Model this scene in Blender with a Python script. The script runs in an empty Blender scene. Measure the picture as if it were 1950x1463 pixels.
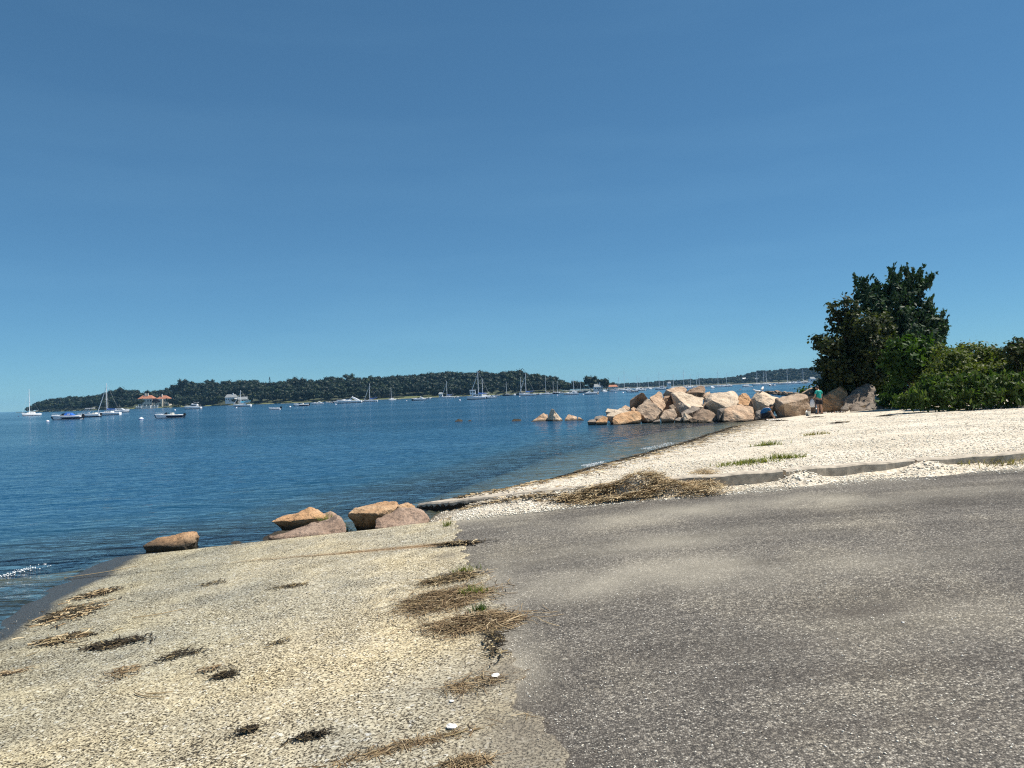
import bpy, bmesh, math, random
import numpy as np
from mathutils import Vector, Matrix, noise as mnoise

R = math.radians
scene = bpy.context.scene
col = scene.collection

# ------------------------------------------------------------------ camera
EYE = 2.3                      # eye height above the water
F = 1465.0                     # focal length in pixels of a 1950 x 1463 frame
cam_d = bpy.data.cameras.new('camera')
cam_d.sensor_width = 36.0
cam_d.lens = 36.0 * F / 1950.0
cam_d.clip_start = 0.05
cam_d.clip_end = 20000
cam = bpy.data.objects.new('camera', cam_d)
col.objects.link(cam)
ROLL, PITCH = R(-2.23), math.atan(15.0 / F)
CM = Matrix.Translation((0, 0, EYE)) @ Matrix.Rotation(math.pi / 2 + PITCH, 4, 'X') @ Matrix.Rotation(ROLL, 4, 'Z')
cam.matrix_world = CM
scene.camera = cam

# ------------------------------------------------------------------ world, sun, exposure
SUN_AZ, SUN_EL = R(84), R(59)          # azimuth measured from +Y (forward) towards +X (right)
world = bpy.data.worlds.new('World')
scene.world = world
world.use_nodes = True
wn, wl = world.node_tree.nodes, world.node_tree.links
bg = wn['Background']
sky = wn.new('ShaderNodeTexSky')
sky.sky_type = 'NISHITA'
sky.sun_disc = False
sky.sun_elevation = SUN_EL
sky.sun_rotation = SUN_AZ
sky.altitude = 0
sky.air_density = 0.7
sky.dust_density = 0.0
sky.ozone_density = 10.0
gam = wn.new('ShaderNodeGamma'); gam.inputs[1].default_value = 0.7
tint = wn.new('ShaderNodeMix'); tint.data_type = 'RGBA'; tint.blend_type = 'MULTIPLY'
tint.inputs[0].default_value = 1.0; tint.inputs[7].default_value = (.60, .96, 1.04, 1)
wl.new(sky.outputs[0], gam.inputs[0]); wl.new(gam.outputs[0], tint.inputs[6])
bg.inputs[1].default_value = 0.112
# thin streaks of high cirrus, the same all round the sky
tcw = wn.new('ShaderNodeTexCoord'); mpw = wn.new('ShaderNodeMapping'); mpw.inputs['Scale'].default_value = (1.1, 1.1, 7.0); mpw.inputs['Rotation'].default_value = (R(7), R(5), 0)
nzw = wn.new('ShaderNodeTexNoise'); nzw.inputs['Scale'].default_value = 2.2; nzw.inputs['Detail'].default_value = 6.0; nzw.inputs['Roughness'].default_value = .5
rpw = wn.new('ShaderNodeValToRGB'); rpw.color_ramp.elements[0].position = .48; rpw.color_ramp.elements[1].position = .78
rpw.color_ramp.elements[0].color = (1, 1, 1, 1); rpw.color_ramp.elements[1].color = (1.15, 1.09, 1.05, 1)
cir = wn.new('ShaderNodeMix'); cir.data_type = 'RGBA'; cir.blend_type = 'MULTIPLY'; cir.inputs[0].default_value = 1.0
wl.new(tcw.outputs['Generated'], mpw.inputs[0]); wl.new(mpw.outputs[0], nzw.inputs['Vector']); wl.new(nzw.outputs['Fac'], rpw.inputs[0])
wl.new(tint.outputs[2], cir.inputs[6]); wl.new(rpw.outputs[0], cir.inputs[7]); wl.new(cir.outputs[2], bg.inputs[0])

sun_d = bpy.data.lights.new('sun', 'SUN')
sun_d.energy = 5.0
sun_d.angle = R(0.53)
sun_d.color = (1.0, 0.94, 0.84)
sun = bpy.data.objects.new('sun', sun_d)
col.objects.link(sun)
sdir = Vector((math.sin(SUN_AZ) * math.cos(SUN_EL), math.cos(SUN_AZ) * math.cos(SUN_EL), math.sin(SUN_EL)))
sun.rotation_euler = sdir.to_track_quat('Z', 'Y').to_euler()
sun.location = sdir * 60

scene.view_settings.view_transform = 'Standard'
scene.view_settings.look = 'None'
scene.view_settings.exposure = 0.5
scene.view_settings.gamma = 1.0
scene.render.engine = 'CYCLES'
scene.cycles.max_bounces = 6
scene.cycles.transparent_max_bounces = 12
scene.cycles.volume_bounces = 0
scene.cycles.filter_width = 1.2
scene.cycles.use_denoising = False

rnd = random.Random(7)
rng = np.random.default_rng(11)

# ------------------------------------------------------------------ pixel helpers (photo pixels -> points in the place)
CR = CM.to_3x3()
def ray(px, py):
    return (CR @ Vector(((px - 975.0) / F, -(py - 731.5) / F, -1.0))).normalized()
def at_depth(px, py, D):
    d = ray(px, py)
    t = D / d.y
    return Vector((d.x * t, D, EYE + d.z * t))
def on_z(px, py, z):
    d = ray(px, py)
    t = (z - EYE) / d.z
    return Vector((d.x * t, d.y * t, z))
def xat(px, D):                         # x of a picture column at depth D near the horizon
    hy = 784.5 - 0.039 * px
    return at_depth(px, hy, D).x

# ------------------------------------------------------------------ mesh helpers
def link(name, me, mats=None, parent=None):
    o = bpy.data.objects.new(name, me)
    col.objects.link(o)
    if mats is not None:
        for m in (mats if isinstance(mats, (list, tuple)) else [mats]):
            me.materials.append(m)
    if parent is not None:
        o.parent = parent
    return o
def npmesh(name, v, f):
    """v (n,3), f (m,k) with constant k"""
    v = np.asarray(v, dtype=np.float32); f = np.asarray(f, dtype=np.int32)
    me = bpy.data.meshes.new(name)
    me.vertices.add(len(v)); me.vertices.foreach_set('co', v.ravel())
    m, k = f.shape
    me.loops.add(m * k); me.loops.foreach_set('vertex_index', f.ravel())
    me.polygons.add(m)
    me.polygons.foreach_set('loop_start', np.arange(0, m * k, k, dtype=np.int32))
    try:
        me.polygons.foreach_set('loop_total', np.full(m, k, dtype=np.int32))
    except Exception:
        pass
    me.update(calc_edges=True)
    me.validate()
    return me
def smooth(me, on=True):
    me.polygons.foreach_set('use_smooth', np.full(len(me.polygons), on, dtype=bool))
def T(o, label, cat, group=None):
    o['label'] = label; o['category'] = cat
    if group: o['group'] = group
    return o
def K(o, kind, label=None, cat=None):
    o['kind'] = kind
    if label: o['label'] = label
    if cat: o['category'] = cat
    return o
def empty(name, loc=(0, 0, 0), rz=0, sc=1.0):
    o = bpy.data.objects.new(name, None)
    o.empty_display_size = 0.2
    col.objects.link(o)
    o.location = loc; o.rotation_euler = (0, 0, rz); o.scale = (sc, sc, sc)
    return o
def copy_tree(o, parent=None):
    c = o.copy(); col.objects.link(c)
    c.parent = parent
    for ch in list(o.children):
        copy_tree(ch, c)
    return c
class MB:
    """collects simple shapes into one mesh"""
    def __init__(s): s.v = []; s.f = []
    def add(s, vs, fs):
        n = len(s.v); s.v += [tuple(p) for p in vs]; s.f += [tuple(n + i for i in q) for q in fs]; return s
    def box(s, x0, x1, y0, y1, z0, z1, taper=0.0):
        t = taper
        vs = [(x0, y0, z0), (x1, y0, z0), (x1, y1, z0), (x0, y1, z0),
              (x0 + t, y0 + t, z1), (x1 - t, y0 + t, z1), (x1 - t, y1 - t, z1), (x0 + t, y1 - t, z1)]
        return s.add(vs, [(3, 2, 1, 0), (4, 5, 6, 7), (0, 1, 5, 4), (1, 2, 6, 5), (2, 3, 7, 6), (3, 0, 4, 7)])
    def tube(s, pts, rad, n=6):
        pts = [Vector(p) for p in pts]
        rads = rad if isinstance(rad, (list, tuple)) else [rad] * len(pts)
        base = len(s.v)
        for i, p in enumerate(pts):
            d = (pts[min(i + 1, len(pts) - 1)] - pts[max(i - 1, 0)])
            d = d.normalized() if d.length > 1e-9 else Vector((0, 0, 1))
            a = d.cross(Vector((0, 0, 1)) if abs(d.z) < .9 else Vector((1, 0, 0))).normalized()
            b = d.cross(a)
            for k in range(n):
                an = 2 * math.pi * k / n
                s.v.append(tuple(p + (a * math.cos(an) + b * math.sin(an)) * rads[i]))
        for i in range(len(pts) - 1):
            for k in range(n):
                k2 = (k + 1) % n
                s.f.append((base + i * n + k, base + i * n + k2, base + (i + 1) * n + k2, base + (i + 1) * n + k))
        s.f.append(tuple(base + k for k in range(n)))
        s.f.append(tuple(base + (len(pts) - 1) * n + k for k in reversed(range(n))))
        return s
    def loft(s, rings, cap=True):
        n = len(rings[0]); base = len(s.v)
        for r in rings: s.v += [tuple(p) for p in r]
        for i in range(len(rings) - 1):
            for k in range(n):
                k2 = (k + 1) % n
                s.f.append((base + i * n + k, base + i * n + k2, base + (i + 1) * n + k2, base + (i + 1) * n + k))
        if cap:
            s.f.append(tuple(base + k for k in reversed(range(n))))
            s.f.append(tuple(base + (len(rings) - 1) * n + k for k in range(n)))
        return s
    def build(s, name, mat, parent=None, sm=False):
        me = bpy.data.meshes.new(name)
        me.from_pydata(s.v, [], s.f); me.validate()
        bm = bmesh.new(); bm.from_mesh(me); bmesh.ops.recalc_face_normals(bm, faces=bm.faces); bm.to_mesh(me); bm.free()
        if sm: smooth(me)
        return link(name, me, mat, parent)

# ------------------------------------------------------------------ materials
def newmat(name):
    m = bpy.data.materials.new(name); m.use_nodes = True
    nt = m.node_tree; b = nt.nodes['Principled BSDF']
    return m, nt.nodes, nt.links, b
def N(nodes, typ, **kw):
    n = nodes.new(typ)
    for k, v in kw.items():
        if k.startswith('i_'):
            n.inputs[k[2:].replace('_', ' ')].default_value = v
        else: setattr(n, k, v)
    return n
def ramp(nodes, stops, interp='LINEAR'):
    r = nodes.new('ShaderNodeValToRGB'); cr = r.color_ramp; cr.interpolation = interp
    while len(cr.elements) < len(stops): cr.elements.new(0.5)
    for e, (p, c) in zip(cr.elements, stops):
        e.position = p; e.color = (*c, 1) if len(c) == 3 else c
    return r
def mixc(nodes, links, fac, a, b, mode='MIX'):
    m = nodes.new('ShaderNodeMix'); m.data_type = 'RGBA'; m.blend_type = mode
    for inp, val in ((m.inputs[0], fac), (m.inputs[6], a), (m.inputs[7], b)):
        if hasattr(val, 'is_output') or isinstance(val, bpy.types.NodeSocket): links.new(val, inp)
        elif isinstance(val, (int, float)): inp.default_value = val
        else: inp.default_value = (*val, 1)
    return m.outputs[2]
def mth(nodes, links, op, a, b=None, clamp=False):
    m = nodes.new('ShaderNodeMath'); m.operation = op; m.use_clamp = clamp
    for i, val in enumerate((a, b)):
        if val is None: continue
        if isinstance(val, bpy.types.NodeSocket): links.new(val, m.inputs[i])
        else: m.inputs[i].default_value = val
    return m.outputs[0]
def plain(name, c, rough=.5, metal=0.0, spec=.5, vary=.12, scale=6.0):
    m, n, l, b = newmat(name)
    g = N(n, 'ShaderNodeNewGeometry')
    nz = N(n, 'ShaderNodeTexNoise', i_Scale=scale, i_Detail=4.0)
    tc = N(n, 'ShaderNodeTexCoord'); l.new(tc.outputs['Object'], nz.inputs['Vector'])
    lo = tuple(x * (1 - vary) for x in c); hi = tuple(min(1, x * (1 + vary)) for x in c)
    r = ramp(n, [(.3, lo), (.7, hi)]); l.new(nz.outputs['Fac'], r.inputs[0])
    l.new(r.outputs[0], b.inputs['Base Color'])
    b.inputs['Roughness'].default_value = rough; b.inputs['Metallic'].default_value = metal
    b.inputs['Specular IOR Level'].default_value = spec
    return m
def leafmat(name, c1, c2, c3, trans=.35, patch=0):
    m, n, l, b = newmat(name)
    g = N(n, 'ShaderNodeNewGeometry')
    r = ramp(n, [(0, c1), (.5, c2), (1, c3)]); l.new(g.outputs['Random Per Island'], r.inputs[0])
    csock = r.outputs[0]
    if patch:                       # trees of different species
        pz = N(n, 'ShaderNodeTexNoise', i_Scale=patch, i_Detail=2.0); l.new(g.outputs['Position'], pz.inputs['Vector'])
        pr = ramp(n, [(.32, (.55, .70, .75)), (.5, (1.0, 1.0, 1.0)), (.68, (2.1, 1.75, 1.0))]); l.new(pz.outputs['Fac'], pr.inputs[0])
        csock = mixc(n, l, 1.0, csock, pr.outputs[0], 'MULTIPLY')
    l.new(csock, b.inputs['Base Color'])
    b.inputs['Roughness'].default_value = .55
    b.inputs['Specular IOR Level'].default_value = .25
    t = N(n, 'ShaderNodeBsdfTranslucent')
    br = mixc(n, l, 1.0, csock, (1.1, 1.25, .45), 'MULTIPLY'); l.new(br, t.inputs['Color'])
    mx = N(n, 'ShaderNodeMixShader'); mx.inputs[0].default_value = trans
    l.new(b.outputs[0], mx.inputs[1]); l.new(t.outputs[0], mx.inputs[2])
    l.new(mx.outputs[0], n['Material Output'].inputs[0])
    return m
def islandmat(name, stops, rough=.8):
    m, n, l, b = newmat(name)
    g = N(n, 'ShaderNodeNewGeometry')
    r = ramp(n, stops); l.new(g.outputs['Random Per Island'], r.inputs[0])
    l.new(r.outputs[0], b.inputs['Base Color']); b.inputs['Roughness'].default_value = rough
    b.inputs['Specular IOR Level'].default_value = .2
    return m

def wetness(n, l, pos, z0, z1, amp):
    """1 below z0, 0 above z1, broken by noise"""
    sep = N(n, 'ShaderNodeSeparateXYZ'); l.new(pos, sep.inputs[0])
    nz = N(n, 'ShaderNodeTexNoise', i_Scale=1.6, i_Detail=6.0); l.new(pos, nz.inputs['Vector'])
    k = mth(n, l, 'ADD', sep.outputs[2], mth(n, l, 'MULTIPLY', mth(n, l, 'SUBTRACT', nz.outputs['Fac'], .5), amp))
    mr = N(n, 'ShaderNodeMapRange'); mr.clamp = True
    l.new(k, mr.inputs[0]); mr.inputs[1].default_value = z0; mr.inputs[2].default_value = z1
    mr.inputs[3].default_value = 1; mr.inputs[4].default_value = 0
    return mr.outputs[0]

def mat_shell():
    m, n, l, b = newmat('shell_beach')
    g = N(n, 'ShaderNodeNewGeometry'); pos = g.outputs['Position']
    v1 = N(n, 'ShaderNodeTexVoronoi', i_Scale=16.0); l.new(pos, v1.inputs['Vector'])
    v2 = N(n, 'ShaderNodeTexVoronoi', i_Scale=42.0); l.new(pos, v2.inputs['Vector'])
    n1 = N(n, 'ShaderNodeTexNoise', i_Scale=.5, i_Detail=6.0); l.new(pos, n1.inputs['Vector'])
    n2 = N(n, 'ShaderNodeTexNoise', i_Scale=5.0, i_Detail=8.0, i_Roughness=.7); l.new(pos, n2.inputs['Vector'])
    sepc = N(n, 'ShaderNodeSeparateColor'); l.new(v1.outputs['Color'], sepc.inputs[0])
    sepd = N(n, 'ShaderNodeSeparateColor'); l.new(v2.outputs['Color'], sepd.inputs[0])
    r1 = ramp(n, [(0, (.26, .22, .18)), (.06, (.44, .38, .30)), (.14, (.64, .57, .45)), (.6, (.72, .64, .51)), (1, (.82, .76, .66))]); l.new(sepc.outputs[0], r1.inputs[0])
    r2 = ramp(n, [(0, (.24, .20, .16)), (.16, (.50, .43, .34)), (.5, (.70, .62, .50)), (1, (.80, .74, .63))]); l.new(sepd.outputs[1], r2.inputs[0])
    c = mixc(n, l, .5, r1.outputs[0], r2.outputs[0])
    r3 = ramp(n, [(.3, (.80, .78, .74)), (.65, (1.0, 1.0, 1.0))]); l.new(n1.outputs['Fac'], r3.inputs[0])
    c = mixc(n, l, 1.0, c, r3.outputs[0], 'MULTIPLY')
    r4 = ramp(n, [(.32, (.55, .50, .44)), (.46, (1, 1, 1))]); l.new(n2.outputs['Fac'], r4.inputs[0])
    c = mixc(n, l, .8, c, r4.outputs[0], 'MULTIPLY')
    wet = wetness(n, l, pos, .03, .16, .16)
    c = mixc(n, l, wet, c, (.13, .105, .07))
    # seaweed-stained sea bed further down
    deep = wetness(n, l, pos, -.9, -.1, .5)
    c = mixc(n, l, deep, c, (.075, .07, .045))
    l.new(c, b.inputs['Base Color'])
    b.inputs['Roughness'].default_value = .85
    b.inputs['Specular IOR Level'].default_value = .25
    bp = N(n, 'ShaderNodeBump', i_Strength=.9, i_Distance=.02); l.new(v1.outputs['Distance'], bp.inputs['Height'])
    bp2 = N(n, 'ShaderNodeBump', i_Strength=.9, i_Distance=.05); l.new(n2.outputs['Fac'], bp2.inputs['Height']); l.new(bp.outputs[0], bp2.inputs['Normal'])
    l.new(bp2.outputs[0], b.inputs['Normal'])
    return m

def mat_concrete(name='ramp_concrete', stain=True):
    m, n, l, b = newmat(name)
    g = N(n, 'ShaderNodeNewGeometry'); pos = g.outputs['Position']
    wp = N(n, 'ShaderNodeTexNoise', i_Scale=22.0, i_Detail=3.0); l.new(pos, wp.inputs['Vector'])
    wv = N(n, 'ShaderNodeVectorMath', operation='MULTIPLY_ADD'); l.new(wp.outputs['Color'], wv.inputs[0]); wv.inputs[1].default_value = (.035, .035, .0); l.new(pos, wv.inputs[2])
    v1 = N(n, 'ShaderNodeTexVoronoi', i_Scale=46.0); l.new(wv.outputs[0], v1.inputs['Vector'])
    v3 = N(n, 'ShaderNodeTexVoronoi', i_Scale=21.0); l.new(wv.outputs[0], v3.inputs['Vector'])
    n1 = N(n, 'ShaderNodeTexNoise', i_Scale=1.1, i_Detail=7.0, i_Roughness=.6); l.new(pos, n1.inputs['Vector'])
    n2 = N(n, 'ShaderNodeTexNoise', i_Scale=60.0, i_Detail=4.0, i_Roughness=.7); l.new(pos, n2.inputs['Vector'])
    n3 = N(n, 'ShaderNodeTexNoise', i_Scale=.35, i_Detail=4.0); l.new(pos, n3.inputs['Vector'])
    s1 = N(n, 'ShaderNodeSeparateColor'); l.new(v1.outputs['Color'], s1.inputs[0])
    agg = ramp(n, [(0, (.36, .31, .22)), (.5, (.56, .50, .37)), (.9, (.64, .58, .44)), (1, (.76, .73, .66))])
    l.new(s1.outputs[0], agg.inputs[0])
    np_ = N(n, 'ShaderNodeTexNoise', i_Scale=62.0, i_Detail=2.5, i_Roughness=.6); l.new(pos, np_.inputs['Vector'])
    nb_ = N(n, 'ShaderNodeTexNoise', i_Scale=2.4, i_Detail=4.0); l.new(pos, nb_.inputs['Vector'])
    thr = mth(n, l, 'ADD', np_.outputs['Fac'], mth(n, l, 'MULTIPLY', mth(n, l, 'SUBTRACT', nb_.outputs['Fac'], .5), .16))
    pit = ramp(n, [(.385, (.085, .078, .068)), (.435, (.50, .46, .40)), (.48, (1, 1, 1))]); l.new(thr, pit.inputs[0])
    c = mixc(n, l, 1.0, agg.outputs[0], pit.outputs[0], 'MULTIPLY')
    r3 = ramp(n, [(.3, (.74, .74, .73)), (.5, (.98, .95, .88)), (.7, (1.14, 1.06, .88))]); l.new(n1.outputs['Fac'], r3.inputs[0])
    c = mixc(n, l, 1.0, c, r3.outputs[0], 'MULTIPLY')
    # greyer, older patches
    r5 = ramp(n, [(.42, (0, 0, 0)), (.62, (1, 1, 1))]); l.new(n3.outputs['Fac'], r5.inputs[0])
    grey = mixc(n, l, 1.0, c, (.86, .92, 1.02), 'MULTIPLY')
    c = mixc(n, l, mth(n, l, 'MULTIPLY', r5.outputs[0], .8), c, grey)
    f2 = ramp(n, [(.35, (.7, .7, .7)), (.6, (1.12, 1.12, 1.12))]); l.new(n2.outputs['Fac'], f2.inputs[0])
    c = mixc(n, l, .8, c, f2.outputs[0], 'MULTIPLY')
    if stain:
        # rusty dirt lying along the slab joint
        at = N(n, 'ShaderNodeAttribute', attribute_name='stain'); 
        sm = mth(n, l, 'MULTIPLY', at.outputs['Fac'], mth(n, l, 'ADD', n1.outputs['Fac'], .35), True)
        c = mixc(n, l, sm, c, (.27, .155, .065))
        at2 = N(n, 'ShaderNodeAttribute', attribute_name='dirt')
        sm2 = mth(n, l, 'MULTIPLY', at2.outputs['Fac'], mth(n, l, 'ADD', n1.outputs['Fac'], .3), True)
        c = mixc(n, l, sm2, c, mixc(n, l, 1.0, f2.outputs[0], (.19, .165, .13), 'MULTIPLY'))
    wet = wetness(n, l, pos, .030, .048, .035)
    c = mixc(n, l, wet, c, (.075, .07, .062))
    damp = wetness(n, l, pos, .02, .34, .22)
    c2 = mixc(n, l, 1.0, c, (.74, .76, .74), 'MULTIPLY')
    c = mixc(n, l, damp, c, c2)
    l.new(c, b.inputs['Base Color'])
    rr = N(n, 'ShaderNodeMapRange'); l.new(wet, rr.inputs[0]); rr.inputs[3].default_value = .85; rr.inputs[4].default_value = .36
    l.new(rr.outputs[0], b.inputs['Roughness'])
    b.inputs['Specular IOR Level'].default_value = .3
    bp = N(n, 'ShaderNodeBump', i_Strength=.8, i_Distance=.014); l.new(pit.outputs[0], bp.inputs['Height'])
    bp2 = N(n, 'ShaderNodeBump', i_Strength=.7, i_Distance=.006); l.new(n2.outputs['Fac'], bp2.inputs['Height']); l.new(bp.outputs[0], bp2.inputs['Normal'])
    bp3 = N(n, 'ShaderNodeBump', i_Strength=.6, i_Distance=.012, invert=True); l.new(v3.outputs['Distance'], bp3.inputs['Height']); l.new(bp2.outputs[0], bp3.inputs['Normal'])
    l.new(bp3.outputs[0], b.inputs['Normal'])
    return m

def mat_asphalt():
    m, n, l, b = newmat('worn_asphalt')
    g = N(n, 'ShaderNodeNewGeometry'); pos = g.outputs['Position']
    v1 = N(n, 'ShaderNodeTexVoronoi', i_Scale=88.0); l.new(pos, v1.inputs['Vector'])
    v2 = N(n, 'ShaderNodeTexVoronoi', i_Scale=48.0); l.new(pos, v2.inputs['Vector'])
    n1 = N(n, 'ShaderNodeTexNoise', i_Scale=.55, i_Detail=7.0, i_Roughness=.62); l.new(pos, n1.inputs['Vector'])
    n2 = N(n, 'ShaderNodeTexNoise', i_Scale=85.0, i_Detail=3.0, i_Roughness=.75); l.new(pos, n2.inputs['Vector'])
    mp = N(n, 'ShaderNodeMapping'); mp.inputs['Rotation'].default_value = (0, 0, R(18)); mp.inputs['Scale'].default_value = (.28, 1.7, 1); l.new(pos, mp.inputs[0])
    n3 = N(n, 'ShaderNodeTexNoise', i_Scale=1.0, i_Detail=6.0, i_Roughness=.6); l.new(mp.outputs[0], n3.inputs['Vector'])
    s1 = N(n, 'ShaderNodeSeparateColor'); l.new(v1.outputs['Color'], s1.inputs[0])
    s2 = N(n, 'ShaderNodeSeparateColor'); l.new(v2.outputs['Color'], s2.inputs[0])
    agg = ramp(n, [(0, (.062, .058, .054)), (.35, (.125, .116, .106)), (.7, (.19, .175, .155)), (.9, (.30, .28, .25)), (1, (.52, .50, .46))]); l.new(s1.outputs[0], agg.inputs[0])
    pit = ramp(n, [(.3, (1, 1, 1)), (.65, (.4, .4, .4))]); l.new(v1.outputs['Distance'], pit.inputs[0])
    c = mixc(n, l, .8, agg.outputs[0], pit.outputs[0], 'MULTIPLY')
    big = ramp(n, [(.94, (0, 0, 0)), (.98, (1, 1, 1))]); l.new(s2.outputs[0], big.inputs[0])
    c = mixc(n, l, mth(n, l, 'MULTIPLY', big.outputs[0], .45), c, (.40, .37, .32))
    r3 = ramp(n, [(.30, (.70, .69, .68)), (.5, (1.0, .98, .95)), (.68, (1.40, 1.36, 1.24))]); l.new(n1.outputs['Fac'], r3.inputs[0])
    c = mixc(n, l, 1.0, c, r3.outputs[0], 'MULTIPLY')
    r4 = ramp(n, [(.34, (.62, .60, .58)), (.52, (1.05, 1.04, 1.02)), (.7, (1.25, 1.23, 1.18))]); l.new(n3.outputs['Fac'], r4.inputs[0])
    c = mixc(n, l, .8, c, r4.outputs[0], 'MULTIPLY')
    # sandy film: broken shell ground into the surface (baked coverage), oil and dirt
    at = N(n, 'ShaderNodeAttribute', attribute_name='sandy')
    sp = ramp(n, [(.35, (0, 0, 0)), (.6, (1, 1, 1))]); l.new(n2.outputs['Fac'], sp.inputs[0])
    fs = mth(n, l, 'MULTIPLY', at.outputs['Fac'], mth(n, l, 'ADD', mth(n, l, 'MULTIPLY', sp.outputs[0], .6), .4), True)
    c = mixc(n, l, fs, c, (.46, .42, .335))
    at2 = N(n, 'ShaderNodeAttribute', attribute_name='dirt')
    fd = mth(n, l, 'MULTIPLY', at2.outputs['Fac'], mth(n, l, 'ADD', n1.outputs['Fac'], .3), True)
    c = mixc(n, l, fd, c, (.06, .05, .042))
    l.new(c, b.inputs['Base Color'])
    b.inputs['Roughness'].default_value = .88; b.inputs['Specular IOR Level'].default_value = .25
    bp = N(n, 'ShaderNodeBump', i_Strength=.8, i_Distance=.007, invert=True); l.new(v1.outputs['Distance'], bp.inputs['Height'])
    bp2 = N(n, 'ShaderNodeBump', i_Strength=.6, i_Distance=.005); l.new(n2.outputs['Fac'], bp2.inputs['Height']); l.new(bp.outputs[0], bp2.inputs['Normal'])
    bp3 = N(n, 'ShaderNodeBump', i_Strength=.5, i_Distance=.03); l.new(n3.outputs['Fac'], bp3.inputs['Height']); l.new(bp2.outputs[0], bp3.inputs['Normal'])
    l.new(bp3.outputs[0], b.inputs['Normal'])
    return m

def mat_rock(name, base, dark, light, wetz=True):
    m, n, l, b = newmat(name)
    g = N(n, 'ShaderNodeNewGeometry'); pos = g.outputs['Position']
    oi = N(n, 'ShaderNodeObjectInfo')
    n1 = N(n, 'ShaderNodeTexNoise', i_Scale=1.7, i_Detail=8.0, i_Roughness=.65); l.new(pos, n1.inputs['Vector'])
    n2 = N(n, 'ShaderNodeTexNoise', i_Scale=14.0, i_Detail=6.0, i_Roughness=.7); l.new(pos, n2.inputs['Vector'])
    v = N(n, 'ShaderNodeTexVoronoi', i_Scale=55.0); l.new(pos, v.inputs['Vector'])
    r1 = ramp(n, [(.28, dark), (.5, base), (.72, light)]); l.new(n1.outputs['Fac'], r1.inputs[0])
    r2 = ramp(n, [(.33, (.38, .35, .32)), (.47, (1, 1, 1)), (.7, (1.2, 1.17, 1.12))]); l.new(n2.outputs['Fac'], r2.inputs[0])
    c = mixc(n, l, .8, r1.outputs[0], r2.outputs[0], 'MULTIPLY')
    s = N(n, 'ShaderNodeSeparateColor'); l.new(v.outputs['Color'], s.inputs[0])
    r3 = ramp(n, [(0, (.62, .6, .6)), (.2, (1, 1, 1)), (.85, (1.0, 1.0, 1.0)), (1, (1.25, 1.22, 1.2))]); l.new(s.outputs[0], r3.inputs[0])
    c = mixc(n, l, .7, c, r3.outputs[0], 'MULTIPLY')
    r4 = ramp(n, [(0, (.82, .84, .86)), (.5, (1, .98, .95)), (1, (1.1, 1.02, .94))]); l.new(oi.outputs['Random'], r4.inputs[0])
    c = mixc(n, l, .8, c, r4.outputs[0], 'MULTIPLY')
    if wetz:
        wet = wetness(n, l, pos, .05, .17, .18)
        c = mixc(n, l, wet, c, (.055, .045, .032))
    l.new(c, b.inputs['Base Color']); b.inputs['Roughness'].default_value = .82; b.inputs['Specular IOR Level'].default_value = .3
    bp = N(n, 'ShaderNodeBump', i_Strength=1.0, i_Distance=.12); l.new(n1.outputs['Fac'], bp.inputs['Height'])
    bp2 = N(n, 'ShaderNodeBump', i_Strength=.95, i_Distance=.05); l.new(n2.outputs['Fac'], bp2.inputs['Height']); l.new(bp.outputs[0], bp2.inputs['Normal'])
    l.new(bp2.outputs[0], b.inputs['Normal'])
    return m

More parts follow.
